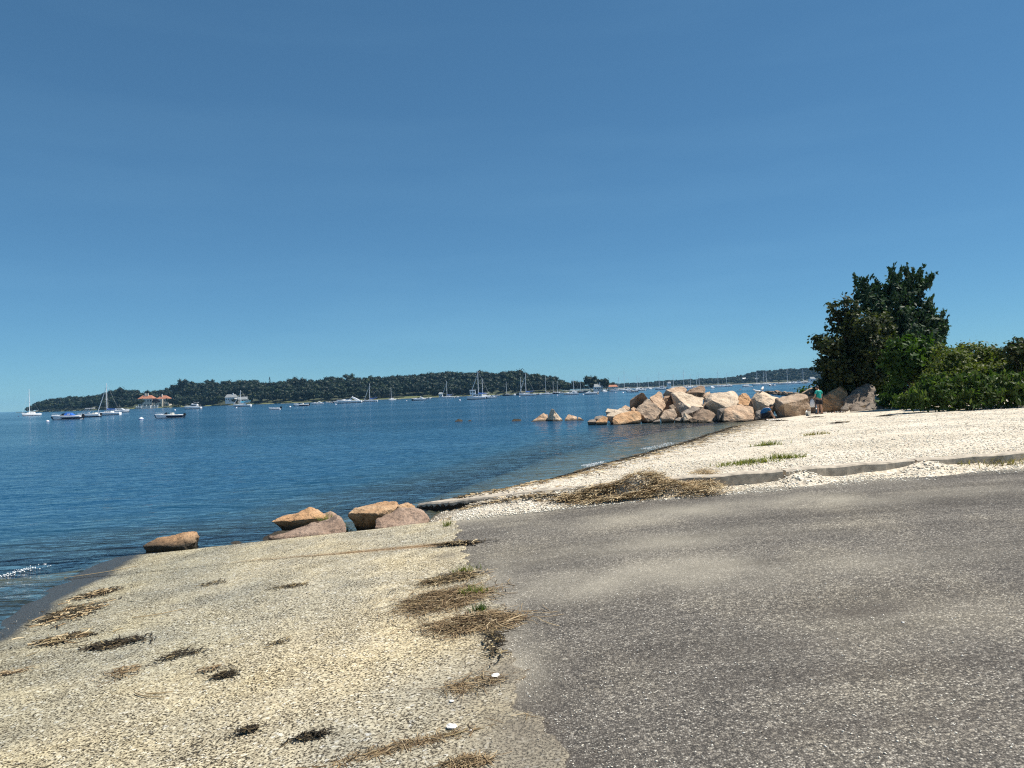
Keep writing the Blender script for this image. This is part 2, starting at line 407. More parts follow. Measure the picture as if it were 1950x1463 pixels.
def mat_water():
    m, n, l, b = newmat('sea_water'); n.remove(b)
    g = N(n, 'ShaderNodeNewGeometry'); pos = g.outputs['Position']
    def wave(scale, sx, sy, rot, det, ):
        mp = N(n, 'ShaderNodeMapping'); mp.inputs['Rotation'].default_value = (0, 0, R(rot)); mp.inputs['Scale'].default_value = (sx, sy, 1); l.new(pos, mp.inputs[0])
        t = N(n, 'ShaderNodeTexNoise', i_Scale=scale, i_Detail=det, i_Roughness=.55); l.new(mp.outputs[0], t.inputs['Vector'])
        return t.outputs['Fac']
    w1 = wave(.55, .42, 1.5, 14, 3.0)
    w2 = wave(2.2, .45, 1.5, -9, 4.0)
    w3 = wave(7.0, .6, 1.4, 22, 3.0)
    h = mth(n, l, 'ADD', mth(n, l, 'MULTIPLY', w1, .36), mth(n, l, 'ADD', mth(n, l, 'MULTIPLY', w2, .17), mth(n, l, 'MULTIPLY', w3, .045)))
    # gust patches: areas of smoother and rougher water
    gp = wave(.02, .5, 1.6, 8, 4.0)
    gr = ramp(n, [(.35, (.35, .35, .35)), (.65, (1, 1, 1))]); l.new(gp, gr.inputs[0])
    bp = N(n, 'ShaderNodeBump', i_Strength=1.0, i_Distance=1.0); l.new(mth(n, l, 'MULTIPLY', h, gr.outputs[0]), bp.inputs['Height'])
    at = N(n, 'ShaderNodeAttribute', attribute_name='depth')
    # what the water column absorbs on the way to the bed
    df = N(n, 'ShaderNodeMapRange'); df.clamp = True; df.interpolation_type = 'SMOOTHSTEP'
    l.new(at.outputs['Fac'], df.inputs[0]); df.inputs[1].default_value = 0.0; df.inputs[2].default_value = 1.1
    df.inputs[3].default_value = .0; df.inputs[4].default_value = 1.0
    dc = ramp(n, [(.0, (.080, .075, .045)), (.16, (.040, .058, .050)), (.42, (.008, .044, .080)), (1.0, (.004, .046, .102))]); l.new(mth(n, l, 'MULTIPLY', at.outputs['Fac'], .45, True), dc.inputs[0])
    dif = N(n, 'ShaderNodeBsdfDiffuse'); l.new(dc.outputs[0], dif.inputs[0])
    tr = N(n, 'ShaderNodeBsdfTransparent'); tr.inputs[0].default_value = (.74, .86, .84, 1)
    body = N(n, 'ShaderNodeMixShader'); l.new(df.outputs[0], body.inputs[0]); l.new(tr.outputs[0], body.inputs[1]); l.new(dif.outputs[0], body.inputs[2])
    fr = N(n, 'ShaderNodeFresnel', i_IOR=1.333); l.new(bp.outputs[0], fr.inputs['Normal'])
    gl = N(n, 'ShaderNodeBsdfGlossy'); gl.inputs['Roughness'].default_value = .09; l.new(bp.outputs[0], gl.inputs['Normal'])
    gl.inputs[0].default_value = (1, 1, 1, 1)
    mx = N(n, 'ShaderNodeMixShader'); l.new(fr.outputs[0], mx.inputs[0]); l.new(body.outputs[0], mx.inputs[1]); l.new(gl.outputs[0], mx.inputs[2])
    l.new(mx.outputs[0], n['Material Output'].inputs[0])
    return m

M = {}
M['shell'] = mat_shell()
M['concrete'] = mat_concrete()
M['kerb'] = plain('kerb_concrete', (.42, .365, .29), .9, vary=.35, scale=9)
M['asphalt'] = mat_asphalt()
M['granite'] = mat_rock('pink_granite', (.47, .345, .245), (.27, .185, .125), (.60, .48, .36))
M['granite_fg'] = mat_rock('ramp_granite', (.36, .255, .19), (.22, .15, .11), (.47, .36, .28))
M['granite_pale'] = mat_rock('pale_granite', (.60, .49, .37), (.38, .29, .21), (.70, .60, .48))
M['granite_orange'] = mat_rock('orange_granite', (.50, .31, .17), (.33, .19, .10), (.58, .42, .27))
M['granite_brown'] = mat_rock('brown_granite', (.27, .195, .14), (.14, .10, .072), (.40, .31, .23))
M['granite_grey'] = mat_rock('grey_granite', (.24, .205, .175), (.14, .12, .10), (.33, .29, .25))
M['weedrock'] = mat_rock('weedy_rock', (.05, .042, .025), (.02, .018, .012), (.09, .075, .045))
M['water'] = mat_water()
M['white'] = plain('white_gelcoat', (.78, .79, .80), .25, vary=.03)
M['cream'] = plain('cream_paint', (.70, .67, .58), .35, vary=.04)
M['navy'] = plain('navy_gelcoat', (.012, .018, .04), .25)
M['black'] = plain('black_rubber', (.012, .012, .014), .5)
M['bluecloth'] = plain('blue_canvas', (.01, .10, .42), .8)
M['cyancloth'] = plain('turquoise_canvas', (.02, .48, .75), .8)
M['tancloth'] = plain('tan_canvas', (.45, .38, .28), .8)
M['glass'] = plain('tinted_glass', (.015, .022, .03), .08)
M['alu'] = plain('aluminium_spar', (.66, .67, .68), .35, vary=.03)
M['steel'] = plain('galvanised_steel', (.50, .54, .58), .3, .8)
M['bark'] = plain('bark', (.10, .08, .06), .9, vary=.35, scale=20)
M['farleaf'] = leafmat('distant_foliage', (.004, .011, .005), (.008, .019, .008), (.016, .030, .011), .14, .06)
M['farleaf_light'] = leafmat('distant_light_foliage', (.010, .020, .008), (.018, .030, .011), (.030, .044, .016), .15)
M['farleaf_purple'] = leafmat('distant_purple_foliage', (.012, .010, .016), (.020, .015, .022), (.03, .022, .028), .1)
M['leaf_dark'] = leafmat('maple_leaf', (.016, .028, .009), (.034, .050, .014), (.090, .100, .032), .28)
M['leaf_blue'] = leafmat('locust_leaf', (.014, .036, .018), (.026, .060, .028), (.055, .095, .045), .25)
M['leaf_green'] = leafmat('bayberry_leaf', (.024, .055, .010), (.045, .095, .016), (.085, .145, .030), .35)
M['leaf_hedge'] = leafmat('thicket_leaf', (.052, .078, .014), (.092, .122, .026), (.17, .185, .046), .4)
M['leaf_low'] = leafmat('low_bush_leaf', (.032, .070, .012), (.058, .104, .020), (.115, .150, .040), .4)
M['grass'] = leafmat('tuft_grass', (.10, .13, .03), (.17, .185, .05), (.32, .29, .11), .35)
M['drygrass'] = leafmat('dry_grass', (.17, .15, .05), (.28, .24, .09), (.36, .31, .15), .25)
M['reed'] = islandmat('dry_reed', [(0, (.14, .09, .045)), (.3, (.30, .21, .11)), (.7, (.46, .35, .20)), (1, (.64, .54, .36))])
M['straw'] = islandmat('matted_straw', [(0, (.08, .05, .028)), (.4, (.19, .13, .07)), (.8, (.32, .235, .13)), (1, (.46, .37, .24))])
M['weed'] = islandmat('dried_seaweed', [(0, (.012, .010, .007)), (.5, (.05, .036, .02)), (.8, (.16, .12, .06)), (1, (.32, .25, .13))])
M['weedblack'] = islandmat('black_seaweed', [(0, (.010, .009, .007)), (.7, (.035, .027, .017)), (1, (.12, .09, .05))])
M['pebble'] = islandmat('shell_bits', [(0, (.12, .10, .08)), (.06, (.34, .29, .22)), (.16, (.64, .58, .47)), (.7, (.76, .71, .60)), (1, (.86, .83, .75))])
M['whiteshell'] = plain('white_shell', (.80, .77, .72), .5, vary=.1, scale=40)
M['foam'] = plain('sea_foam', (.82, .86, .88), .6, vary=.05)
M['roof_tile'] = plain('terracotta_roof', (.36, .15, .085), .8, vary=.2, scale=1)
M['roof_grey'] = plain('grey_shingle', (.22, .24, .25), .8, vary=.2, scale=1)
M['stucco'] = plain('pale_stucco', (.62, .56, .47), .8)
M['clapboard'] = plain('white_clapboard', (.72, .73, .72), .7)
M['lawn'] = plain('lawn', (.10, .115, .04), .9, vary=.3, scale=.08)
M['hill'] = plain('woodland_floor', (.035, .045, .02), .95, vary=.4, scale=.05)
M['shore_sand'] = plain('far_sand', (.30, .27, .20), .9, vary=.2, scale=.1)

# ------------------------------------------------------------------ ground shape
BND = lambda y: -0.97 + 0.15 * (11.4 - y)          # seam between concrete ramp and asphalt
def zramp(x, y):
    s = x - 1.71 + .15 * np.maximum(y, 2.0)
    t = np.maximum(s + 1.0, 0)
    return np.where(s < -1.0, .085 * (s + 6.0), .425 + .425 * (1 - np.exp(-t / 5.0)))
SHORE = [(-4.6, -60), (-4.6, 2), (-5.55, 8.3), (-5.95, 11.7), (-4.8, 11.95), (-2.3, 12.3), (-1.75, 13.6), (-1.55, 15.0), (-2.0, 16.1),
         (-0.9, 17.2), (.6, 19.3), (2.4, 22.8), (6.2, 29.8), (11.6, 41), (14.5, 46.5), (19, 54), (32, 62), (60, 68), (300, 95), (300, -60)]
def sdist(x, y):
    """signed distance to the water's edge, positive on land"""
    d = np.full(np.shape(x), 1e9); ins = np.zeros(np.shape(x), bool)
    n = len(SHORE)
    for i in range(n):
        ax, ay = SHORE[i]; bx, by = SHORE[(i + 1) % n]
        ex, ey = bx - ax, by - ay
        t = np.clip(((x - ax) * ex + (y - ay) * ey) / (ex * ex + ey * ey), 0, 1)
        d = np.minimum(d, np.hypot(x - ax - t * ex, y - ay - t * ey))
        c = ((ay > y) != (by > y)) & (x < ex * (y - ay) / (ey if abs(ey) > 1e-9 else 1e-9) + ax)
        ins ^= c
    return np.where(ins, d, -d)
def backedge(x): return 11.4 + .094 * (-.97 - x)   # far edge of the ramp slab
KERB = [(-1.62, 14.75), (-1.15, 14.0), (1.3, 12.28), (3.2, 12.05), (4.3, 12.1), (8.2, 12.55), (30, 17.0)]
def kerby(x):
    return np.interp(x, [p[0] for p in KERB], [p[1] for p in KERB])
SPILL = [(4.45, 12.05, .32), (6.55, 12.30, .38), (2.1, 12.2, .5), (1.2, 12.35, .4)]
def pnoise(x, y, s, seed=0.0):
    r = np.zeros(np.shape(x))
    for k, (fx, fy, ph, a) in enumerate([(1.0, .35, .3, .5), (-.4, 1.1, 1.7, .45), (1.9, 1.3, 2.9, .25), (-2.3, 1.7, .9, .2), (3.1, -2.7, 4.1, .14), (4.7, 3.9, 5.2, .1)]):
        r = r + a * np.sin((x * fx + y * fy) * s + ph + seed * (k + 1))
    return r
BEAM = [(-2.05, 15.85, .08), (-1.33, 15.15, .20), (.24, 13.95, .47), (1.45, 12.8, .70)]
def beam_carve(x, y, z):
    """the ground is dug out under and in front of the concrete beam"""
    for (ax, ay, az), (bx, by, bz) in zip(BEAM[:-1], BEAM[1:]):
        ex, ey = bx - ax, by - ay; L = math.hypot(ex, ey); ex /= L; ey /= L
        t = (x - ax) * ex + (y - ay) * ey; n = (x - ax) * -ey + (y - ay) * ex
        top = az + (bz - az) * np.clip(t / L, 0, 1)
        inn = (t > -.25) & (t < L + .1)
        z = np.where(inn & (n > -.02) & (n < .62), np.minimum(z, top - .12), z)
        f = np.clip((-n) / .75, 0, 1)
        z = np.where(inn & (n <= -.02) & (n > -.75), np.minimum(z, (top - .19) * (1 - f) + z * f), z)
    return z
def zground(x, y):
    x = np.asarray(x, float); y = np.asarray(y, float)
    d = sdist(x, y)
    k = np.clip((y - 18) / 20.0, 0, 1)
    A = .97 * (1 - k) + .62 * k; L = 4.0 * (1 - k) + 8.0 * k
    land = A * (1 - np.exp(-np.maximum(d, 0) / L)) + .02 * pnoise(x, y, 1.3) * np.clip(d, 0, 1)
    # bank under the thicket
    bank = np.clip((y - 47) / 8.0, 0, 1) * np.clip((x - 20) / 8.0, 0, 1)
    land = land + bank * 1.1
    dm = np.maximum(-d, 0)
    sl = .05 + .15 * np.clip((1.5 - x) / 8.0, 0, 1)
    sea = np.maximum(-sl * dm - .010 * dm * dm, -2.2 - .02 * np.maximum(dm - 10, 0))
    sea = np.maximum(sea, -6.0)
    z = np.where(d > 0, land, sea)
    # paved area: the bed lies under the paving; a tongue of shells laps over it at the kerb
    zr = zramp(x, y)
    ky = kerby(x)
    pav_left = (x < -.97) & (y < backedge(x) - .05)
    aedge = 11.42 + .07 * (x + 1.0)
    nz = .16 * pnoise(x, y, 2.3, 1.0)
    lap = np.clip((y - (aedge + nz + .08)) / .75, -1, 1)
    under = zr - .07
    shell = zr + .075 * lap
    for sx, sy, sr in SPILL:
        shell = shell + .16 * np.exp(-((x - sx) ** 2 + (y - sy) ** 2) / (sr * sr))
    pav_right = (x >= -.97) & (y < ky)
    zs = np.where(y < aedge - .35, under, np.maximum(shell, under))
    z = np.where(pav_left, np.minimum(zr - .12, zr - .07), z)
    # chute between the slab and the kerb beam
    ch = (x >= -.97) & (x < 1.6)
    w = np.clip((x + .97) / 1.6, 0, 1)
    mixed = np.where(ch & pav_right & (y > aedge - .35), zs * w + (1 - w) * np.minimum(zs, z + .12), zs)
    z = np.where(pav_right, mixed, z)
    return beam_carve(x, y, z)
_LX0, _LY0, _LS = -9.0, 1.0, .06
_LG = zground(*np.meshgrid(_LX0 + _LS * np.arange(750), _LY0 + _LS * np.arange(1000))).tolist()
def gz(x, y):
    u, v = (x - _LX0) / _LS, (y - _LY0) / _LS; i, j = int(u), int(v)
    if 0 <= i < 749 and 0 <= j < 999:
        a, b = u - i, v - j; r0, r1 = _LG[j], _LG[j + 1]
        return (r0[i] * (1 - a) + r0[i + 1] * a) * (1 - b) + (r1[i] * (1 - a) + r1[i + 1] * a) * b
    return float(zground(np.array([x]), np.array([y]))[0])
def zramp1(x, y):
    q = x - 1.71 + .15 * max(y, 2.0)
    return .085 * (q + 6.0) if q < -1.0 else .425 + .425 * (1 - math.exp(-(q + 1.0) / 5.0))
def surf(x, y):                                    # top surface a thing can stand on
    if (x < BND(y) and y < backedge(x)): return zramp1(x, y) + .012
    return max(gz(x, y), zramp1(x, y) if (x > -.97 and y < 11.4 + .07 * (x + 1)) else -9)
def hit(px, py):
    d = ray(px, py); t = .5
    while t < 400:
        p = Vector((0, 0, EYE)) + d * t
        if p.z <= surf(p.x, p.y): return Vector((p.x, p.y, surf(p.x, p.y)))
        t *= 1.004
    return Vector((0, 0, EYE)) + d * t

def axis(lo, hi, step, far_lo, far_hi, g=1.16):
    a = list(np.arange(lo, hi + 1e-6, step))
    s = step; v = hi
    while v < far_hi: s *= g; v += s; a.append(min(v, far_hi))
    s = step; v = lo; left = []
    while v > far_lo: s *= g; v -= s; left.append(max(v, far_lo))
    return np.array(left[::-1] + a)
def gridmesh(name, xs, ys, zf):
    X, Y = np.meshgrid(xs, ys)
    Z = zf(X, Y)
    v = np.stack([X.ravel(), Y.ravel(), Z.ravel()], 1)
    nx, ny = len(xs), len(ys)
    i = np.arange((ny - 1) * (nx - 1)); r, c = i // (nx - 1), i % (nx - 1)
    a = r * nx + c
    f = np.stack([a, a + 1, a + nx + 1, a + nx], 1)
    return npmesh(name, v, f), X, Y, Z
def fattr(me, name, vals):
    a = me.attributes.new(name, 'FLOAT', 'POINT'); a.data.foreach_set('value', np.asarray(vals, np.float32).ravel())

XS = axis(-9, 32, .14, -4400, 4400); YS = axis(4, 60, .16, -60, 4600)
me, GX, GY, GZ = gridmesh('ground', XS, YS, zground)
smooth(me)
K(link('ground', me, M['shell']), 'structure')

xs2 = axis(-30, 25, .22, -4400, 4400, 1.12); ys2 = axis(5, 50, .22, -60, 4600, 1.12)
def zwave(X, Y):
    near = np.clip((90 - Y) / 60, 0, 1)
    return near * (.012 * pnoise(X * .5, Y * 1.3, 2.1) + .010 * pnoise(X, Y * 1.5, 5.0, 2.0))
me, WX, WY, WZ = gridmesh('water', xs2, ys2, zwave)
wzb = np.where((WX < BND(WY)) & (WX > -8.5) & (WY < backedge(WX)), zramp(WX, WY) + .012, zground(WX, WY))
fattr(me, 'depth', np.maximum(0, -wzb))
smooth(me)
K(link('water', me, M['water']), 'structure')

# ---- paving
def slab_mesh(name, corners, nx, ny, thick, off, edgejit=0.0):
    """four corners (x,y) bilinear, draped on the ramp, with side skirts"""
    (ax, ay), (bx, by), (cx, cy), (dx, dy) = corners      # near-left, near-right, far-right, far-left
    u = np.linspace(0, 1, nx); v = np.linspace(0, 1, ny)
    U, V = np.meshgrid(u, v)
    X = (1 - V) * ((1 - U) * ax + U * bx) + V * ((1 - U) * dx + U * cx)
    Y = (1 - V) * ((1 - U) * ay + U * by) + V * ((1 - U) * dy + U * cy)
    if edgejit:
        w = U ** 8
        X = X + w * edgejit * (pnoise(X * 0 + 3, Y, 4.2, 3.0) + .45 * pnoise(X * 0 + 1, Y, 15.0, 1.0) + .25 * pnoise(X * 0 + 1, Y, 47.0, 2.0))
    Z = zramp(X, Y) + off + .006 * pnoise(X, Y, 2.4, .4)
    v0 = np.stack([X.ravel(), Y.ravel(), Z.ravel()], 1)
    i = np.arange((ny - 1) * (nx - 1)); r, c = i // (nx - 1), i % (nx - 1); a = r * nx + c
    f = np.stack([a, a + 1, a + nx + 1, a + nx], 1)
    # skirt
    ring = list(range(nx)) + [k * nx + nx - 1 for k in range(1, ny)] + [(ny - 1) * nx + k for k in range(nx - 2, -1, -1)] + [k * nx for k in range(ny - 2, 0, -1)]
    ring = np.array(ring); low = v0[ring].copy(); low[:, 2] -= thick
    n0 = len(v0); m = len(ring); k = np.arange(m)
    f2 = np.stack([ring[(k + 1) % m], ring[k], n0 + k, n0 + (k + 1) % m], 1)
    me = npmesh(name, np.vstack([v0, low]), np.vstack([f, f2]))
    allv = np.vstack([v0, low])
    return me, allv[:, 0], allv[:, 1]
ramp_o = empty('boat_ramp'); K(ramp_o, 'structure')
J1a, J1b = on_z(560, 1062, .25), on_z(842, 1036, .42)
jx = lambda x: J1b.y + (J1a.y - J1b.y) * (x - J1b.x) / (J1a.x - J1b.x)     # slab joint
def stain_vals(x, y, thin=.10):
    d = (y - jx(x))
    w = .05 + .075 * np.clip((x + 2.6) / 1.8, 0, 1)
    a = np.exp(-(d / w) ** 2) * np.clip((x + 4.2) / 2.2, 0, 1)
    return a
def dirt_vals(x, y):
    r = np.zeros_like(x)
    for px, py, rx, ry, a in [(880, 1330, .20, .30, .7), (985, 1300, .12, .5, .9), (1000, 1390, .14, .35, 1.0), (780, 1420, .5, .10, .5), (1010, 1440, .25, .12, 1.0), (850, 1060, .18, .2, .8), (870, 1150, .5, .35, .45), (930, 1400, .42, .55, .42), (900, 1260, .35, .4, .30), (820, 1460, .6, .2, .35), (985, 1340, .10, .9, .7)]:
        p = hit(px, py)
        r = np.maximum(r, a * np.exp(-((x - p.x) / rx) ** 2 - ((y - p.y) / ry) ** 2))
    seam = np.exp(-np.maximum(BND(y) - x, 0) / (.22 + .3 * np.clip((6.5 - y) / 3, 0, 1))) * np.clip((8.6 - y) / 3.5, .15, 1) * (1.15 + .45 * pnoise(x, y, 5.0, 1.3))
    return np.maximum(r, np.clip(seam, 0, 1))
XL = -8.2
jl = -6.35                                       # joint down by the water, parallel to the seam
def iso(s, y): return s + 1.71 - .15 * max(y, 2.0)
y0 = 2.0
slabs = []
def add_slab(c, nx, ny, edgejit=0.0):
    me, x, y = slab_mesh('slab', c, nx, ny, .30, .012, edgejit)
    fattr(me, 'stain', stain_vals(x, y)); fattr(me, 'dirt', dirt_vals(x, y))
    o = link('slab', me, M['concrete'], ramp_o); slabs.append(o)
g_ = .012
yb = lambda x: backedge(x)
# main slab (near), far strip behind the joint, and the two slabs below the water's edge
xj_f = iso(jl, 11.0)
add_slab([(iso(jl, y0) + g_, y0), (BND(y0), y0), (BND(jx(-.9)) , jx(-.9) - g_), (iso(jl, jx(-5.2)) + g_, jx(-5.2) - g_)], 190, 200, .09)
add_slab([(iso(jl, jx(-5.2)) + g_, jx(-5.2) + g_), (BND(jx(-.9)), jx(-.9) + g_), (-.97, yb(-.97)), (iso(jl, yb(-5.4)) + g_, yb(-5.4))], 120, 30, .09)
add_slab([(XL - 1.5, y0), (iso(jl, y0) - g_, y0), (iso(jl, jx(-5.2)) - g_, jx(-5.2)), (XL - 1.5, jx(XL))], 24, 40)
add_slab([(XL - 1.5, -2), (BND(-2), -2), (BND(y0), y0 - g_), (XL - 1.5, y0 - g_)], 30, 10)

# asphalt
ax_ = axis(-2.2, 9, .12, -3, 60, 1.2); ay_ = np.concatenate([np.arange(-12, 2, 1.0), np.arange(2, 13.2, .12)])
AX, AY = np.meshgrid(ax_, ay_)
def zas(X, Y):
    seam = -.97 + .15 * (11.4 - np.maximum(Y, 2)) + .05
    return np.where(Y < 2, zramp(X, np.full_like(Y, 2.0)), zramp(X, Y)) + .004 * pnoise(X, Y, 1.9, 2.2) - .03 * np.clip((seam - .25 - X) / .1, 0, 1)
bmv = np.stack([AX.ravel(), AY.ravel(), zas(AX, AY).ravel()], 1)
nx, ny = len(ax_), len(ay_)
i = np.arange((ny - 1) * (nx - 1)); r_, c_ = i // (nx - 1), i % (nx - 1); a_ = r_ * nx + c_
fq = np.stack([a_, a_ + 1, a_ + nx + 1, a_ + nx], 1)
cx_ = bmv[fq].mean(1)
keep = (cx_[:, 0] > -.97 + .15 * (11.4 - cx_[:, 1]) - .35) & (cx_[:, 1] < 11.42 + .07 * (cx_[:, 0] + 1) + .45) & ~((cx_[:, 0] < -1.0) & (cx_[:, 1] > 11.3))
me = npmesh('asphalt_lot', bmv, fq[keep])
ed = 11.42 + .07 * (bmv[:, 0] + 1)
sandy = .95 * np.exp(-np.maximum(ed + .2 - bmv[:, 1], 0) / (.28 + .22 * pnoise(bmv[:, 0], bmv[:, 1], 1.1, 5.0).clip(-.8, 1)))
for px, py, rx, ry, a in [(1270, 1095, 1.0, .55, .62), (1120, 1110, .8, .5, .5), (930, 1095, .28, .6, .95), (960, 1180, .22, .8, .6), (1560, 1075, 1.6, .5, .2), (1180, 1040, 1.6, .5, .35), (1750, 1180, 1.2, .5, .12), (985, 1270, .2, .5, .6), (1480, 960, 2.5, .5, .45), (1250, 985, 1.3, .4, .35)]:
    p = hit(px, py)
    nn = .75 + .5 * pnoise(bmv[:, 0], bmv[:, 1], 3.1, px * .01)
    sandy = np.maximum(sandy, a * np.clip(nn, 0, 1.3) * np.exp(-((bmv[:, 0] - p.x) / rx) ** 2 - ((bmv[:, 1] - p.y) / ry) ** 2))
fattr(me, 'sandy', np.clip(sandy * 1.35, 0, 1))
dv = np.zeros(len(bmv))
for px, py, rx, ry, a in [(1650, 1165, .45, .14, .55), (1600, 1280, .9, .10, .3), (1640, 1380, .7, .07, .35), (1010, 1400, .10, .3, 1.0), (1000, 1440, .16, .1, 1.0), (1560, 1400, .12, .05, .4), (860, 1040, .15, .18, .8), (1020, 1400, .18, .8, .45), (1060, 1455, .3, .2, .4), (1400, 1240, 1.2, .12, .25)]:
    p = hit(px, py)
    dv = np.maximum(dv, a * np.exp(-((bmv[:, 0] - p.x) / rx) ** 2 - ((bmv[:, 1] - p.y) / ry) ** 2))
fattr(me, 'dirt', np.clip(dv * 1.5, 0, 1)); smooth(me)
K(link('asphalt_lot', me, M['asphalt']), 'structure')

# ---- kerb stones and the low concrete beam that runs down into the water
def kerb_piece(x0, x1, name, parent, w=.24, h=.2, n=14, mat='kerb'):
    mb = MB(); rings = []
    for t in np.linspace(0, 1, n):
        x = x0 + (x1 - x0) * t; y = float(kerby(x))
        base = float(zramp(np.array(x), np.array(y))) if x > .6 else gz(x, y - .1)
        zt = max(base + h, .10) + .008 * math.sin(t * 17 + x0)
        j = .012 * math.sin(t * 23 + x0 * 3)
        rings.append([(x, y + j, base - .25), (x, y + j, zt - .02), (x, y + .025 + j, zt), (x, y + w, zt), (x, y + w, base - .25)])
    mb.loft(rings)
    return mb.build(name, M[mat], parent)
kerb = empty('kerb'); K(kerb, 'structure')
for a, b in [(2.05, 4.2), (4.25, 6.4), (6.45, 8.6), (8.65, 10.8), (10.85, 13.5), (13.55, 17)]:
    kerb_piece(a, b, 'kerb_stone', kerb)
# beam: three cast lengths stepping down to the sea
beam = empty('concrete_beam'); K(beam, 'structure')
def beam_piece(p0, p1, zt0, zt1, mat):
    d = Vector((p1[0] - p0[0], p1[1] - p0[1], 0)).normalized(); nrm = Vector((-d.y, d.x, 0))
    if nrm.y < 0: nrm = -nrm
    mb = MB(); rings = []
    for t in np.linspace(0, 1, 12):
        x = p0[0] + (p1[0] - p0[0]) * t; y = p0[1] + (p1[1] - p0[1]) * t; z = zt0 + (zt1 - zt0) * t + .008 * math.sin(9 * t + x)
        j = .015 * math.sin(t * 14 + x * 5)
        a = Vector((x, y, 0)) + nrm * j; b = Vector((x, y, 0)) + nrm * .60
        rings.append([(a.x, a.y, z - .5), (a.x, a.y, z - .03), (a.x + nrm.x * .03, a.y + nrm.y * .03, z), (b.x, b.y, z), (b.x, b.y, z - .5)])
    mb.loft(rings); o = mb.build('beam_length', mat, beam)
    fr = []
    for k, t in enumerate(np.linspace(0, 1, 60)):
        x = p0[0] + (p1[0] - p0[0]) * t; y = p0[1] + (p1[1] - p0[1]) * t; z = zt0 + (zt1 - zt0) * t
        j = .015 * math.sin(t * 14 + x * 5); q = Vector((x, y, 0)) + nrm * j; up = .045 + .03 * abs(math.sin(k * 1.7)) + .02 * math.sin(k * .61); ot = .012 + .018 * abs(math.sin(k * 2.3 + 1))
        a = q - nrm * ot; fr.append([(a.x, a.y, z - .48), (a.x, a.y, z - up - .02), (q.x + nrm.x * .01, q.y + nrm.y * .01, z - up), (q.x + nrm.x * .01, q.y + nrm.y * .01, z - .48)])
    MB().loft(fr).build('weed_fringe', M['weedblack'], o)
    return o
for q, ((ax, ay, az), (bx, by, bz)) in enumerate(zip(BEAM[:-1], BEAM[1:])):
    k = .012 if q else 0
    beam_piece((ax + k, ay - k), (bx, by), az + .002 * q, bz + .002 * q, M['kerb'])

# ------------------------------------------------------------------ boulders
def boulder(name, pts, D, thick, mat, rough=.05, cell=.16, drop=.5, seed=0, bevel=.06, tf=None, smoothit=False):
    """pts: (px, py, offset behind D) corners of the stone as seen; the back and the foot are closed behind them"""
    if tf: pts = [(tf[0] + p[0] / tf[2], tf[1] + p[1] / tf[2]) + tuple(p[2:]) for p in pts]
    W = [at_depth(p[0], p[1], D + (p[2] if len(p) > 2 else 0)) for p in pts]
    c = sum(W, Vector()) / len(W)
    allp = list(W)
    for w in W:
        q = c + (w - c) * .72; q.y = max(w.y, c.y) + thick * .6
        allp.append(q)
    zmin = min(w.z for w in W)
    if drop > 0:
        for w in W:
            if w.z < c.z:
                q = c + (w - c) * .62; allp.append(Vector((q.x, w.y + thick * .25, zmin - drop)))
    bm = bmesh.new()
    for p in allp: bm.verts.new(p)
    r = bmesh.ops.convex_hull(bm, input=bm.verts)
    junk = [g for g in r['geom_interior'] + r['geom_unused'] if isinstance(g, bmesh.types.BMVert)]
    if junk: bmesh.ops.delete(bm, geom=list(set(junk)), context='VERTS')
    bmesh.ops.dissolve_limit(bm, angle_limit=R(9), verts=bm.verts, edges=bm.edges)
    size = max((w - c).length for w in W)
    if bevel: 
        bmesh.ops.bevel(bm, geom=list(bm.edges), offset=bevel * size, segments=2, affect='EDGES', profile=.6, clamp_overlap=True)
    bmesh.ops.triangulate(bm, faces=bm.faces)
    for _ in range(5):
        long = [e for e in bm.edges if e.calc_length() > cell]
        if not long or len(bm.faces) > 9000: break
        bmesh.ops.subdivide_edges(bm, edges=long, cuts=1)
        bmesh.ops.triangulate(bm, faces=[f for f in bm.faces if len(f.verts) > 3])
    bm.normal_update()
    off = Vector((seed * 3.1, seed * 1.7, seed * 5.3))
    newco = []
    for v in bm.verts:
        p = v.co
        a = mnoise.fractal((p + off) * (1.6 / size), 1.0, 2.1, 5) * rough * size * .9
        b = mnoise.fractal((p * 3.0 + off) / size, .8, 2.2, 4) * rough * size * .5
        st = abs(mnoise.noise((p + off) * 2.2 / size)) * rough * size * .6
        newco.append(p + v.normal * (a + b - st))
    for v, q in zip(bm.verts, newco): v.co = q
    c0 = Vector((c.x, c.y, zmin))
    for v in bm.verts: v.co -= c0
    bmesh.ops.recalc_face_normals(bm, faces=bm.faces)
    me = bpy.data.meshes.new(name); bm.to_mesh(me); bm.free()
    if smoothit: smooth(me)
    o = link(name, me, M[mat]); o.location = c0
    return o
J1 = (1120, 710, 6.5); J2 = (1380, 710, 6.094); Z8 = (850, 720, 4.875); Z5 = (240, 920, 2.868)
JG = 'granite boulders of the jetty'
